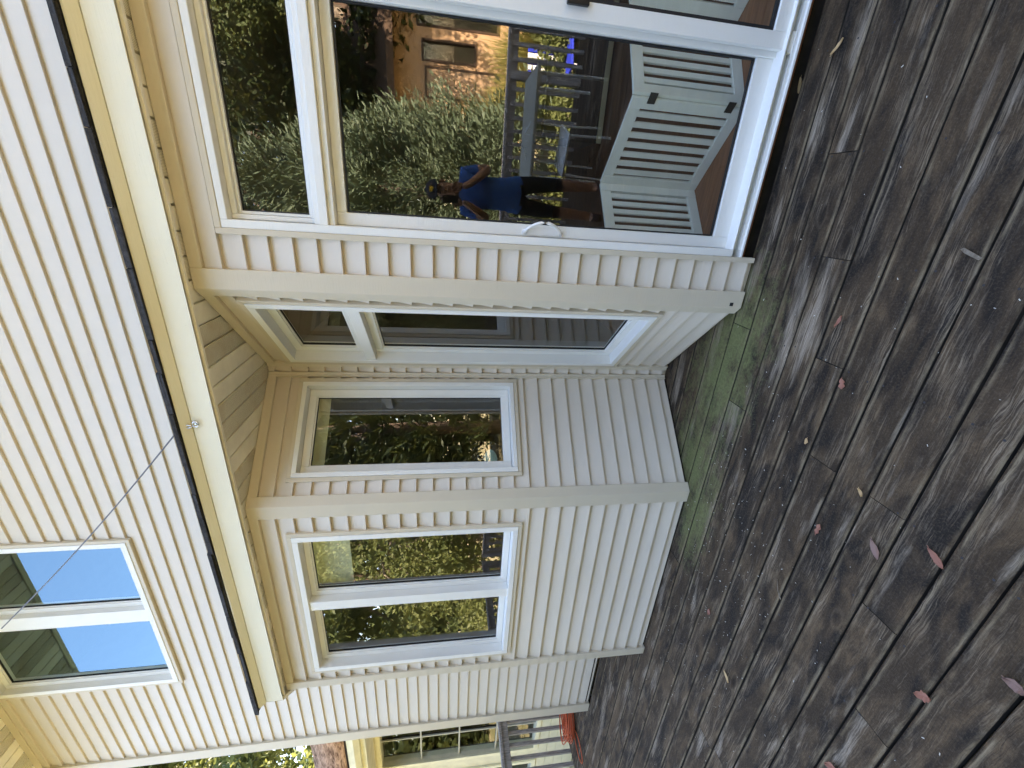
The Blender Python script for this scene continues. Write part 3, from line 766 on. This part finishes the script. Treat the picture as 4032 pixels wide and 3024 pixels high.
for i, (x_, y_, L, W, rot, mt, lab, lb) in enumerate(LV):
    o = leaf_mesh(L, W, random.uniform(.002, .008), lb, i).build('fallen_leaf', mt); o.location = (x_, y_, .003 if y_ < .02 else -.03); o.rotation_euler.z = rad(rot)
    sm = o.modifiers.new('s', 'SOLIDIFY'); sm.thickness = .0008
    tag(o, lab, 'leaf', 'fallen leaves on the deck')
ch = MB().prism([(-.034, -.005), (.03, -.007), (.036, .002), (.016, .006), (-.03, .005)], .002, .007).build('wood_chip', 'bark_pale', bevel=.002)
ch.location = (-.045, -.957, 0); ch.rotation_euler.z = rad(70); tag(ch, 'pale splintered wood chip lying across a deck seam', 'wood chip')
tw_ = MB().tube([(-.045, 0, .004), (-.01, .003, .007), (.045, -.004, .004)], [.0022, .002, .001], 5).build('twig', 'bark_pale'); tw_.location = (-1.62, -.83, 0); tw_.rotation_euler.z = rad(40); tag(tw_, 'thin straw-coloured twig lying on a dark plank', 'twig')
# tiny pale debris
dv = []
for i in range(420):
    x_ = random.uniform(-4.2, .9); y_ = random.uniform(-1.7, .0)
    if i < 260: x_ = random.gauss(-1.9, .6); y_ = random.gauss(-.45, .25)
    if y_ > -.02: continue
    s_ = random.uniform(.0008, .0022) * (1.5 if i % 17 == 0 else 1); a = random.uniform(0, 6.28); el = random.uniform(1, 2.6)
    c_, n_ = math.cos(a), math.sin(a)
    for px, py in ((-el, -.7), (el * .8, -.8), (el, .6), (-el * .7, .9)):
        dv.append((x_ + s_ * (px * c_ - py * n_), y_ + s_ * (px * n_ + py * c_), .0045 + s_ * .5 * random.random()))
tag(np_mesh('leaf_litter', dv, 4, 'leaf_litter'), 'tiny pale petals and crumbs scattered over the deck boards', 'litter', kind='stuff')

# ------------------------------------------------------------------ low wing at the left, beyond the railing
wing = empty('house_wing', (-9, 1.8, -.6)); tag(wing, 'cream single-storey house with grid windows behind the far railing', 'house')
wing.matrix_world = Matrix.Identity(4)
FW = Wall((0, 1.8), (1, 0), (0, -1))
ww = backing(FW, -13, -6.2, -.62, 2.95, [(-8.33, -7.1, .12, 2.56), (-9.9, -8.78, .12, 2.56), (-11.7, -10.4, .12, 2.56)], wing, .12, 'wall')
ww.data.materials.clear(); ww.data.materials.append(MATS['wing_siding'])
for k in range(5):
    z = -.58 + k * .155
    wbox(FW, -13, -6.2, 0, .014, z, z + .145, 'siding_board', 'wing_siding', wing, .003) if z + .145 < .12 else None
for (a, b) in ((-8.33, -7.1), (-9.9, -8.78), (-11.7, -10.4)):
    f_ = ring(FW, a - .07, b + .07, .05, 2.63, (.07, .07, .07, .07), 0, .03, 'window', 'wing_cream', wing)
    c = (a + b) / 2 - .02
    wbox(FW, c - .011, c + .011, -.05, -.03, .12, 2.56, 'muntin', 'muntin', f_)
    for k in range(1, 4):
        z = 2.56 - k * .60
        for (u, v) in ((a, c - .011), (c + .011, b)): wbox(FW, u, v, -.05, -.03, z - .011, z + .011, 'muntin', 'muntin', f_)
    pane(FW, a, b, .12, 2.56, -.055, f_, 'glass_wing')
wbox(FW, -13, -6.2, .003, .45, 2.66, 2.68, 'soffit', 'soffit', wing)
wbox(FW, -13, -6.2, .45, .47, 2.64, 2.86, 'fascia', 'wing_cream', wing)
gm = MB(); gp_ = [(.471, 2.70), (.53, 2.70), (.58, 2.76), (.58, 2.84), (.471, 2.84)]
gm.add([(-13, o, z) for o, z in gp_] + [(-6.2, o, z) for o, z in gp_], [(i, (i + 1) % 5, 5 + (i + 1) % 5, 5 + i) for i in range(5)]); gm.build('gutter', 'wing_cream', wing, xf=FW)
MB().add([(-13, 1.2, 2.86), (-6.2, 1.2, 2.86), (-6.2, 5, 4.0), (-13, 5, 4.0)], [(0, 1, 2, 3)]).build('roof', 'roof_brown', wing)
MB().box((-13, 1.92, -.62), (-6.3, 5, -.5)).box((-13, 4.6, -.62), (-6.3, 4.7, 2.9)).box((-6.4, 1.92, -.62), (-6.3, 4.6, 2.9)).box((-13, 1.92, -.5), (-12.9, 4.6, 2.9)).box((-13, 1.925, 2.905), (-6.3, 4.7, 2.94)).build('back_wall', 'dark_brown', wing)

# ------------------------------------------------------------------ tan house in the yard, seen mirrored
th = empty('tan_house', (5, -12, -.6)); tag(th, 'tan stucco house with brown roof across the yard, mirrored in the door glass', 'house')
th.matrix_world = Matrix.Identity(4)
FT = Wall((0, -12), (1, 0), (0, 1))
tw = backing(FT, 1.7, 13, -.62, 3.1, [(3.45, 3.95, .8, 2.28), (4.2, 4.9, .2, 2.4), (7, 8.6, .8, 2.28)], th, .2, 'wall'); tw.data.materials.clear(); tw.data.materials.append(MATS['tan_stucco'])
for (a, b, c, d) in ((3.45, 3.95, .8, 2.28), (4.2, 4.9, .2, 2.4), (7, 8.6, .8, 2.28)):
    f_ = ring(FT, a, b, c, d, (.05,) * 4, -.12, .03, 'window', 'dark_brown', th); pane(FT, a + .04, b - .04, c + .04, d - .04, -.08, f_, 'glass_wing')
dr = ring(FT, 2.60, 3.34, -.4, 2.2, (.05,) * 4, 0, .04, 'door', 'dark_brown', th); wbox(FT, 2.65, 3.29, .002, .02, -.35, 2.15, 'leaf', 'door_brown', dr)
sg = ring(FT, 3.37, 3.44, 1.55, 1.95, (.012,) * 4, 0, .03, 'frame', 'dark_brown', th)
MB().add([(1.0, -11.2, 2.95), (13.5, -11.2, 2.95), (13.5, -16, 5.1), (1.0, -16, 5.1), (1.0, -11.2, 3.13), (13.5, -11.2, 3.13), (13.5, -16, 5.28), (1.0, -16, 5.28)], [(3, 2, 1, 0), (4, 5, 6, 7), (0, 1, 5, 4), (1, 2, 6, 5), (2, 3, 7, 6), (3, 0, 4, 7)]).build('roof', 'roof_brown', th)
MB().box((1.7, -17, -.62), (1.8, -12.2, 3.0)).box((1.8, -17, -.62), (13, -16.9, 3.0)).box((12.9, -16.9, -.62), (13, -12.2, 3.0)).build('side_wall', 'tan_stucco', th)

# ------------------------------------------------------------------ yard: stones, table, chair
for i, (x_, y_, s_) in enumerate([(.3, -5.1, .28), (.9, -5.3, .34), (1.5, -5.0, .25), (2.1, -5.25, .38), (2.8, -5.1, .3), (-.4, -5.2, .3), (3.5, -5.35, .33), (-1.2, -5.05, .3)]):
    bm = bmesh.new(); bmesh.ops.create_icosphere(bm, subdivisions=2, radius=1)
    r = random.Random(i)
    for v in bm.verts:
        k = 1 + r.uniform(-.16, .16); v.co = Vector((v.co.x * s_ * 1.3 * k, v.co.y * s_ * k, v.co.z * s_ * .6 * k))
    me = bpy.data.meshes.new('garden_stone'); bm.to_mesh(me); bm.free(); o = link('garden_stone', me, 'stone'); o.location = (x_, y_, -.58)
    tag(o, ['third', 'fourth', 'fifth', 'sixth', 'seventh', 'second', 'last', 'first'][i] + ' pale edging stone from the left along the lawn beyond the railing', 'stone', 'edging stones mirrored in the door')
tb = empty('patio_table', (.75, -3.0, 0)); tag(tb, 'grey rectangular patio table on the deck, mirrored in the door glass', 'table')
MB().box((-.52, -.35, .70), (.52, .35, .74)).build('tabletop', 'table_grey', tb, bevel=.012)
for sx in (-.46, .46):
    for sy in (-.29, .29): MB().tube([(sx, sy, .7), (sx * 1.02, sy * 1.02, .002)], .016, 8).build('leg', 'chair_white', tb)
chr_ = empty('patio_chair', (.55, -2.62, 0), rad(200)); tag(chr_, 'white metal patio chair by the grey table, mirrored in the door glass', 'chair')
MB().box((-.2, -.2, .41), (.2, .2, .435)).build('seat', 'chair_white', chr_, bevel=.012)
for sx in (-.18, .18):
    for sy in (-.18, .18): MB().tube([(sx, sy, .41), (sx * 1.08, sy * 1.08, .002)], .011, 8).build('leg', 'chair_white', chr_)
bk = MB().tube([(-.18, .19, .43), (-.18, .24, .74), (0, .25, .82), (.18, .24, .74), (.18, .19, .43)], .011, 8).build('backrest', 'chair_white', chr_)
for k in range(5):
    x_ = -.12 + .06 * k; MB().tube([(x_, .195, .43), (x_, .245, .78)], .005, 6).build('spindle', 'chair_white', bk)
lc = empty('lawn_chair', (2.15, -5.6, -.62), rad(160)); tag(lc, 'blue slatted lawn chair on the grass, mirrored in the door glass', 'chair')
for k in range(6): MB().box((-.26 + k * .09, .22, .38), (-.185 + k * .09, .245, .95)).build('back_slat', 'blue_plastic' if k % 2 == 0 else 'white_plastic', lc, bevel=.005)
MB().box((-.27, -.25, .34), (.27, .24, .375)).build('seat', 'blue_plastic', lc, bevel=.01)
for sx in (-.25, .25):
    for sy in (-.22, .22): MB().box((sx - .02, sy - .02, .001), (sx + .02, sy + .02, .34)).build('leg', 'white_plastic', lc)

# ------------------------------------------------------------------ vegetation
def unit(n):
    v = rng.normal(size=(n, 3)); return v / np.linalg.norm(v, axis=1, keepdims=True)
def leaf_cloud(centers, radii, n, size, flat=.0, aspect=.5, droop=0.0, shell=.55):
    """n rhombic leaves spread through ellipsoids (centers k,3 / radii k,3)"""
    centers = np.asarray(centers, float); radii = np.asarray(radii, float)
    wts = np.prod(radii, 1) ** (2 / 3); idx = rng.choice(len(centers), n, p=wts / wts.sum())
    d = unit(n); r = (shell + (1 - shell) * rng.random(n)) ** 1.0; r *= rng.random(n) ** .12
    c = centers[idx] + d * radii[idx] * r[:, None]
    c += .06 * radii[idx] * rng.normal(size=(n, 3))
    a = unit(n) + d * .6; a[:, 2] -= droop; a /= np.linalg.norm(a, axis=1, keepdims=True)
    b = np.cross(a, unit(n)); b /= np.linalg.norm(b, axis=1, keepdims=True) + 1e-9
    s_ = size * rng.uniform(.6, 1.35, n)[:, None]
    V = np.empty((n, 4, 3)); V[:, 0] = c - a * s_; V[:, 1] = c + b * s_ * aspect; V[:, 2] = c + a * s_; V[:, 3] = c - b * s_ * aspect
    return V.reshape(-1, 3)
def limb_tree(name, base, h, r, crown, lmat, bmat, n, size, label, group, lean=(0, 0), aspect=.5, droop=.3, blobs=26, limbs=9):
    base = Vector(base); root = empty(name, base); tag(root, label, 'tree', group)
    rd = random.Random(sum(map(ord, label)) + int(base.x * 10))
    m = MB(); top = Vector((lean[0], lean[1], h))
    pts = [top * t + Vector((rd.uniform(-.06, .06) * h * .3, rd.uniform(-.06, .06) * h * .3, 0)) * math.sin(t * 3.1) for t in [i / 8 for i in range(9)]]
    m.tube(pts, [r * (1.25 if i == 0 else 1 - .085 * i) for i in range(9)], 12)
    cz0, cr, chh = crown     # crown start height, radius, height
    ctr = []; rr = []
    for k in range(blobs):
        a = rd.uniform(0, 6.28); t = rd.random(); rad_ = cr * (.25 + .75 * rd.random()) * math.sin(math.pi * (.18 + .72 * t)) ** .7
        axis = top * min(1, (cz0 + chh * t) / h)
        c = Vector((axis.x + rad_ * math.cos(a), axis.y + rad_ * math.sin(a), cz0 + chh * t))
        ctr.append(tuple(c)); s_ = cr * rd.uniform(.22, .42); rr.append((s_, s_, s_ * .72))
        if k < limbs:
            st = pts[min(8, 3 + k % 5)]; mid = st.lerp(c, .5) + Vector((0, 0, .12 * cr)); m.tube([st, mid, c], [r * .38, r * .2, r * .05], 7)
    t_ = m.build('trunk', bmat, root, smooth=True)
    np_mesh('crown', leaf_cloud(ctr, rr, n, size, aspect=aspect, droop=droop), 4, lmat, root)
    return root
def conifer(name, base, h, r, n, label, group, lmat='leaf_conifer', bmat='bark_grey', spray=.16, z0=.1):
    base = Vector(base); root = empty(name, base); tag(root, label, 'tree', group)
    m = MB().tube([(0, 0, 0), (0, 0, h * .5), (0, 0, h)], [r * .11, r * .07, .01], 9)
    V = []
    nb = 150
    tt = np.sort(rng.random(nb)) ** .9
    for t in tt:
        z = h * (z0 + (.99 - z0) * t); L = r * (1 - t) ** .75 * rng.uniform(.75, 1.12) + .08; a = rng.uniform(0, 6.283)
        dirv = np.array([math.cos(a), math.sin(a), rng.uniform(-.05, .35)])
        p0 = np.array([0, 0, z]); p1 = p0 + dirv * L
        if rng.random() < .25: m.tube([tuple(p0), tuple(p0 + dirv * L * .8)], [.02, .006], 5)
        k = max(12, int(n / nb * (L / r) * 1.6)); q = rng.random(k) ** .6
        c = p0 + (p1 - p0) * q[:, None] + rng.normal(size=(k, 3)) * (.05 + .10 * L * (1 - q * .5))[:, None]
        ax = dirv * .9 + unit(k) * .75 + np.array([0, 0, .45]); ax /= np.linalg.norm(ax, axis=1, keepdims=True)
        b = np.cross(ax, unit(k)); b /= np.linalg.norm(b, axis=1, keepdims=True) + 1e-9
        s_ = spray * rng.uniform(.5, 1.2, k)[:, None]
        v = np.empty((k, 4, 3)); v[:, 0] = c; v[:, 1] = c + ax * s_ * .5 + b * s_ * .10; v[:, 2] = c + ax * s_; v[:, 3] = c + ax * s_ * .5 - b * s_ * .10
        V.append(v.reshape(-1, 3))
    m.build('trunk', bmat, root, smooth=True); np_mesh('crown', np.concatenate(V), 4, lmat, root)
    return root
def shrub(name, base, ctr, rr, n, size, lmat, label, cat='shrub', group=None, stems=6, **kw):
    base = Vector(base); root = empty(name, base); tag(root, label, cat, group)
    m = MB()
    for k in range(stems):
        c = ctr[k % len(ctr)]; m.tube([(random.uniform(-.1, .1), random.uniform(-.1, .1), 0), (c[0] * .5, c[1] * .5, c[2] * .6), (c[0], c[1], c[2] * 1.1)], [.03, .02, .006], 6)
    m.build('stem', 'bark_pale', root); np_mesh('foliage', leaf_cloud(ctr, rr, n, size, **kw), 4, lmat, root); return root
def grass_clump(name, base, h, spread, n, label, group, seed=True):
    base = Vector(base); root = empty(name, base); tag(root, label, 'ornamental grass', group)
    V = []
    a = rng.uniform(0, 6.283, n); lean = rng.random(n) ** .8 * spread; hh = h * rng.uniform(.55, 1.0, n); wd = rng.uniform(.006, .013, n)
    r0 = rng.random(n) * .18
    d = np.stack([np.cos(a), np.sin(a), 0 * a], 1); s_ = np.stack([-np.sin(a), np.cos(a), 0 * a], 1)
    prev = None
    for i in range(4):
        t0, t1 = i / 4, (i + 1) / 4
        def pt(t): return d * (r0 + lean * t ** 2)[:, None] + np.array([0, 0, 1.]) * (hh * (t - .28 * (lean / spread) * t ** 3))[:, None]
        w0, w1 = wd * (1 - .85 * t0), wd * (1 - .85 * t1)
        v = np.empty((n, 4, 3)); v[:, 0] = pt(t0) - s_ * w0[:, None]; v[:, 1] = pt(t0) + s_ * w0[:, None]; v[:, 2] = pt(t1) + s_ * w1[:, None]; v[:, 3] = pt(t1) - s_ * w1[:, None]
        V.append(v.reshape(-1, 3))
    np_mesh('blades', np.concatenate(V), 4, 'leaf_blade', root)
    return root
GZ = -.62
# mirrored in the sliding door
conifer('juniper_tree', (.12, -6.6, GZ), 6.6, 1.75, 64000, 'feathery grey-green conifer behind the person, mirrored in the door glass', 'conifers', spray=.15, z0=.05)
conifer('juniper_tree', (-1.9, -7.6, GZ), 5.4, 1.7, 36000, 'feathery conifer left of the mirrored person', 'conifers', spray=.15, z0=.05)
grass_clump('ornamental_grass', (1.75, -6.3, GZ), 1.75, .7, 1300, 'tall tan ornamental grass beside the mirrored conifer', 'ornamental grasses')
grass_clump('ornamental_grass', (2.5, -6.9, GZ), 1.7, .7, 1100, 'second clump of tan ornamental grass in front of the tan house', 'ornamental grasses')
grass_clump('ornamental_grass', (1.45, -7.4, GZ), 2.6, .55, 900, 'tallest ornamental grass, behind the other clumps', 'ornamental grasses')
shrub('low_shrub', (2.2, -5.9, GZ), [(0, 0, .5), (.5, .1, .45), (-.5, 0, .45), (.9, 0, .4)], [(.45, .4, .4)] * 4, 5000, .05, 'leaf_bright', 'low bright green shrub below the ornamental grass, mirrored in the door', group='low shrubs')
shrub('low_shrub', (3.6, -6.5, GZ), [(0, 0, .7), (.5, .1, .6), (-.5, 0, .65)], [(.55, .5, .6)] * 3, 5000, .055, 'leaf_bright', 'rounded bright green shrub by the tan house wall', group='low shrubs')
shrub('low_shrub', (.2, -5.4, GZ), [(0, 0, .35), (.6, 0, .3), (-.6, 0, .35), (1.2, 0, .3)], [(.4, .3, .3)] * 4, 4000, .04, 'leaf_bright', 'low green planting just beyond the railing', group='low shrubs')
limb_tree('leafy_tree', (5.4, -15.5, GZ), 12, .30, (3.4, 4.6, 9), 'leaf_green', 'bark_pale', 34000, .105, 'tall leafy tree behind the tan house, mirrored in the transom', 'yard trees', lean=(-.8, .5))
limb_tree('leafy_tree', (1.2, -14.5, GZ), 12.5, .34, (3.6, 4.8, 9.4), 'leaf_dark', 'bark_grey', 34000, .105, 'dark leafy tree left of the tan house, mirrored in the transom', 'yard trees', lean=(.6, 1))
limb_tree('leafy_tree', (6.2, -10.6, GZ), 8.2, .2, (4.9, 2.5, 3.6), 'leaf_green', 'bark_pale', 40000, .048, 'leafy branches hanging over the tan house roof', 'yard trees', lean=(-2.2, .3))
# mirrored in the twin window: sunlit leafy thicket to the left
limb_tree('leafy_tree', (-7.6, -5.8, GZ), 5.0, .13, (.5, 2.5, 4.8), 'leaf_bright', 'bark_pale', 26000, .058, 'sunlit yellow-green tree mirrored in the twin window', 'yard trees', aspect=.42, blobs=40)
limb_tree('leafy_tree', (-10.2, -7.2, GZ), 8.2, .18, (1.0, 3.2, 7.4), 'leaf_green', 'bark_grey', 22000, .085, 'taller green tree behind the sunlit one, mirrored in the twin window', 'yard trees', blobs=36)
limb_tree('leafy_tree', (-5.2, -9.5, GZ), 8.0, .17, (.8, 2.9, 7.2), 'leaf_green', 'bark_grey', 22000, .08, 'green tree between the conifers and the sunlit tree', 'yard trees', blobs=34)
# mirrored in the niche window: dark evergreens to the right
for i, (x_, y_, h, r_, lab) in enumerate([(9.2, -5.6, 9.6, 2.4, 'dark evergreen nearest the right end of the yard'), (12.0, -7.6, 11.0, 2.6, 'tall dark evergreen at the far right of the yard'), (9.8, -9.0, 10.0, 2.5, 'dark evergreen behind the others on the right'), (13.0, -3.6, 9.8, 2.5, 'dark evergreen beside the right house end')]):
    conifer('evergreen_tree', (x_, y_, GZ), h, r_, 9000, lab, 'evergreens', 'leaf_dark', spray=.42, z0=.04)
# background far left, past the house corner
lt = empty('leaning_tree', (-29, 9, GZ)); tag(lt, 'thick red-barked leaning trunk above the cream house roof', 'tree', 'background trees')
MB().tube([(0, 0, 0), (1.2, 0, 2.6), (3.0, 0, 5.2), (4.6, 0, 6.5), (6.2, 0, 6.98), (7.6, 0, 6.95), (9.2, 0, 7.05), (11.5, .2, 7.9), (14, .5, 9.6)], [.95, .88, .84, .80, .78, .76, .72, .6, .3], 14).build('trunk', 'bark_red', lt, smooth=True)
lc_ = [(rng.uniform(3, 15), rng.uniform(-2, 2.5), rng.uniform(8.6, 15)) for _ in range(30)]
np_mesh('crown', leaf_cloud(lc_, [(1.4, 1.4, 1.0)] * 30, 17000, .14), 4, 'leaf_green', lt)
limb_tree('leafy_tree', (-20, 12, GZ), 14, .35, (6.5, 4.6, 8), 'leaf_bright', 'bark_grey', 20000, .13, 'sunlit tree against the bright sky above the cream house', 'background trees', blobs=24)
limb_tree('leafy_tree', (-27, 15.5, GZ), 15, .4, (5, 5.2, 11), 'leaf_green', 'bark_grey', 18000, .16, 'tree farther back behind the leaning trunk', 'background trees', blobs=26)
limb_tree('leafy_tree', (-15.5, 9.5, GZ), 12.5, .3, (7.5, 3.2, 5.5), 'leaf_bright', 'bark_grey', 14000, .12, 'yellow-green tree beside the upper house corner', 'background trees', blobs=20)
# far wood that closes the view in every mirror
fw_c = []; fw_r = []
for k in range(150):
    a = rng.uniform(math.pi * .78, math.pi * 2.22); d = rng.uniform(26, 38)
    fw_c.append((d * math.cos(a), d * math.sin(a) + 2, rng.uniform(-.5, 9.5))); s_ = rng.uniform(2.2, 4.0); fw_r.append((s_, s_, s_ * .9))
tag(np_mesh('far_wood', leaf_cloud(fw_c, fw_r, 110000, .27, aspect=.55), 4, 'leaf_green'), 'far green wood around the yard', 'wood', kind='stuff')

# ------------------------------------------------------------------ the photographer, mirrored in the door
PX, PY = .09, -2.40
def skin_mesh(verts, edges, radii, sub=2):
    me = bpy.data.meshes.new('t'); me.from_pydata(verts, edges, []); o = bpy.data.objects.new('t', me); col.objects.link(o)
    sk = o.modifiers.new('skin', 'SKIN'); sk.use_smooth_shade = True
    lay = me.skin_vertices[0].data if me.skin_vertices else None
    if lay is None:
        bpy.context.view_layer.objects.active = o; o.select_set(True)
        bpy.ops.mesh.customdata_skin_add(); lay = me.skin_vertices[0].data
    for i, r_ in enumerate(radii):
        lay[i].radius = r_ if isinstance(r_, tuple) else (r_, r_); lay[i].use_root = (i == 0)
    ss_ = o.modifiers.new('sub', 'SUBSURF'); ss_.levels = sub; ss_.render_levels = sub
    dg = bpy.context.evaluated_depsgraph_get(); dg.update()
    res = bpy.data.meshes.new_from_object(o.evaluated_get(dg)); bpy.data.objects.remove(o); return res
bv = [(0, 0, .96), (0, -.01, 1.10), (0, -.01, 1.26), (0, -.015, 1.40), (0, -.01, 1.475), (.01, .01, 1.55),     # 0-5 spine, neck
      (0, .02, 1.63), (0, .02, 1.72),                                                                        # 6-7 head
      (.175, -.01, 1.43), (.215, .03, 1.20), (.06, .235, 1.40),                                              # 8-10 right arm
      (-.175, -.01, 1.43), (-.235, .04, 1.20), (-.12, .235, 1.40),                                           # 11-13 left arm
      (.10, 0, .90), (.12, .02, .50), (.13, -.02, .09), (.14, .14, .035),                                    # 14-17 leg
      (-.10, 0, .90), (-.13, .01, .50), (-.15, -.03, .09), (-.16, .13, .035),                                # 18-21 leg
      (.03, .262, 1.47), (-.095, .262, 1.47)]
be = [(0, 1), (1, 2), (2, 3), (3, 4), (4, 5), (5, 6), (6, 7), (3, 8), (8, 9), (9, 10), (3, 11), (11, 12), (12, 13), (0, 14), (14, 15), (15, 16), (16, 17), (0, 18), (18, 19), (19, 20), (20, 21), (10, 22), (13, 23)]
br = [(.165, .125), (.155, .12), (.165, .125), (.17, .12), (.085, .08), (.058, .06), (.078, .098), (.070, .088), (.072, .07), (.046, .046), (.034, .034), (.072, .07), (.046, .046), (.034, .034),
      (.095, .095), (.066, .066), (.045, .045), (.035, .045), (.095, .095), (.066, .066), (.045, .045), (.035, .045), (.030, .022), (.030, .022)]
bme = skin_mesh(bv, be, br)
bme.name = 'body'; person = empty('person', (PX, PY, .004)); tag(person, 'person in blue t-shirt and dark cap holding up a phone, mirrored in the door', 'person')
for mt in ('skin', 'shirt_blue', 'shorts_dark'): bme.materials.append(MATS[mt])
zmin = min(v.co.z for v in bme.vertices)
for p in bme.polygons:
    c = p.center; p.use_smooth = True
    arm = abs(c.x) > .15 and c.z < 1.31 and c.z > 1.0 or c.y > .11 and c.z > 1.0
    if c.z > 1.49 and abs(c.x) < .14: p.material_index = 0
    elif arm and c.z > 1.0: p.material_index = 0
    elif c.z > .88: p.material_index = 1
    elif c.z > .46 or c.z < .10: p.material_index = 2
bo = bpy.data.objects.new('body', bme); col.objects.link(bo); bo.parent = person; bo.location.z = -zmin
def hand(cx, cy, cz, side):
    V = [(0, 0, 0), (0, .005, .045)]; E_ = [(0, 1)]; Rr = [(.022, .016), (.026, .013)]
    for k in range(4):
        b = len(V); ox = (-.027 + .018 * k); L = (.062, .072, .068, .052)[k]
        V += [(ox, .008, .070), (ox - side * .012, .024, .070 + L * .5), (ox - side * .030, .030, .070 + L * .75)]; E_ += [(1, b), (b, b + 1), (b + 1, b + 2)]; Rr += [.0095, .0085, .007]
    b = len(V); V += [(-side * .035, .010, .035), (-side * .055, .022, .060), (-side * .060, .034, .080)]; E_ += [(1, b), (b, b + 1), (b + 1, b + 2)]; Rr += [.011, .0095, .008]
    me = skin_mesh(V, E_, Rr, 1); me.name = 'hand'; me.materials.append(MATS['skin']); o = bpy.data.objects.new('hand', me); col.objects.link(o); o.parent = person; o.location = (cx, cy, cz); return o
hand(.045, .245, 1.43, 1); hand(-.11, .245, 1.43, -1)
# cap, hair, face details
cm = MB(); V = []; Fc = []
for i in range(7):
    ph = i / 6 * math.pi / 2
    for j in range(20):
        a = 2 * math.pi * j / 20; V.append((.092 * math.cos(a) * math.cos(ph), .115 * math.sin(a) * math.cos(ph), .095 * math.sin(ph)))
for i in range(6):
    for j in range(20): Fc.append((i * 20 + j, i * 20 + (j + 1) % 20, (i + 1) * 20 + (j + 1) % 20, (i + 1) * 20 + j))
cm.add(V, Fc)
cap = cm.build('cap', 'cap_dark', person, smooth=True); cap.location = (0, .02, 1.705)
bmv = []
for i in range(9):
    a = math.pi * (.18 + .64 * i / 8); bmv += [(.092 * math.cos(a), .112 * math.sin(a), .004), (.085 * math.cos(a), .112 * math.sin(a) + .075 * math.sin((a - math.pi * .18) / .64), -.016)]
brim = MB().add(bmv, [(2 * i, 2 * i + 1, 2 * i + 3, 2 * i + 2) for i in range(8)]).build('brim', 'cap_dark', cap, smooth=True)
s_ = brim.modifiers.new('s', 'SOLIDIFY'); s_.thickness = .006
MB().box((-.025, .108, .020), (.025, .113, .055)).build('patch', 'cap_patch', cap, bevel=.004)
def ell(name, mat, loc, r_, par):
    bm = bmesh.new(); bmesh.ops.create_uvsphere(bm, u_segments=12, v_segments=8, radius=1); me = bpy.data.meshes.new(name)
    for v in bm.verts: v.co = Vector((v.co.x * r_[0], v.co.y * r_[1], v.co.z * r_[2]))
    bm.to_mesh(me); bm.free(); me.polygons.foreach_set('use_smooth', [True] * len(me.polygons)); o = link(name, me, mat, par); o.location = loc; return o
ell('nose', 'skin', (0, .118, 1.625), (.013, .018, .022), person)
for sx in (-1, 1):
    ell('eye', 'hair', (sx * .030, .100, 1.655), (.012, .008, .007), person); ell('ear', 'skin', (sx * .080, .015, 1.64), (.012, .022, .030), person)
ell('mouth', 'skin', (0, .110, 1.585), (.024, .010, .007), person)
# phone: its lens is the camera; it lies just behind the picture plane
ph = MB().box((-.036, -.0045, -.074), (.036, .0045, .074)).build('phone', 'black_plastic', bevel=.004)
pb = CAM - fwd * .020 - up * .04
ph.matrix_world = Matrix.Translation(pb) @ Mc.to_4x4(); tag(ph, 'dark phone held upright in the mirrored person\'s hands', 'phone')
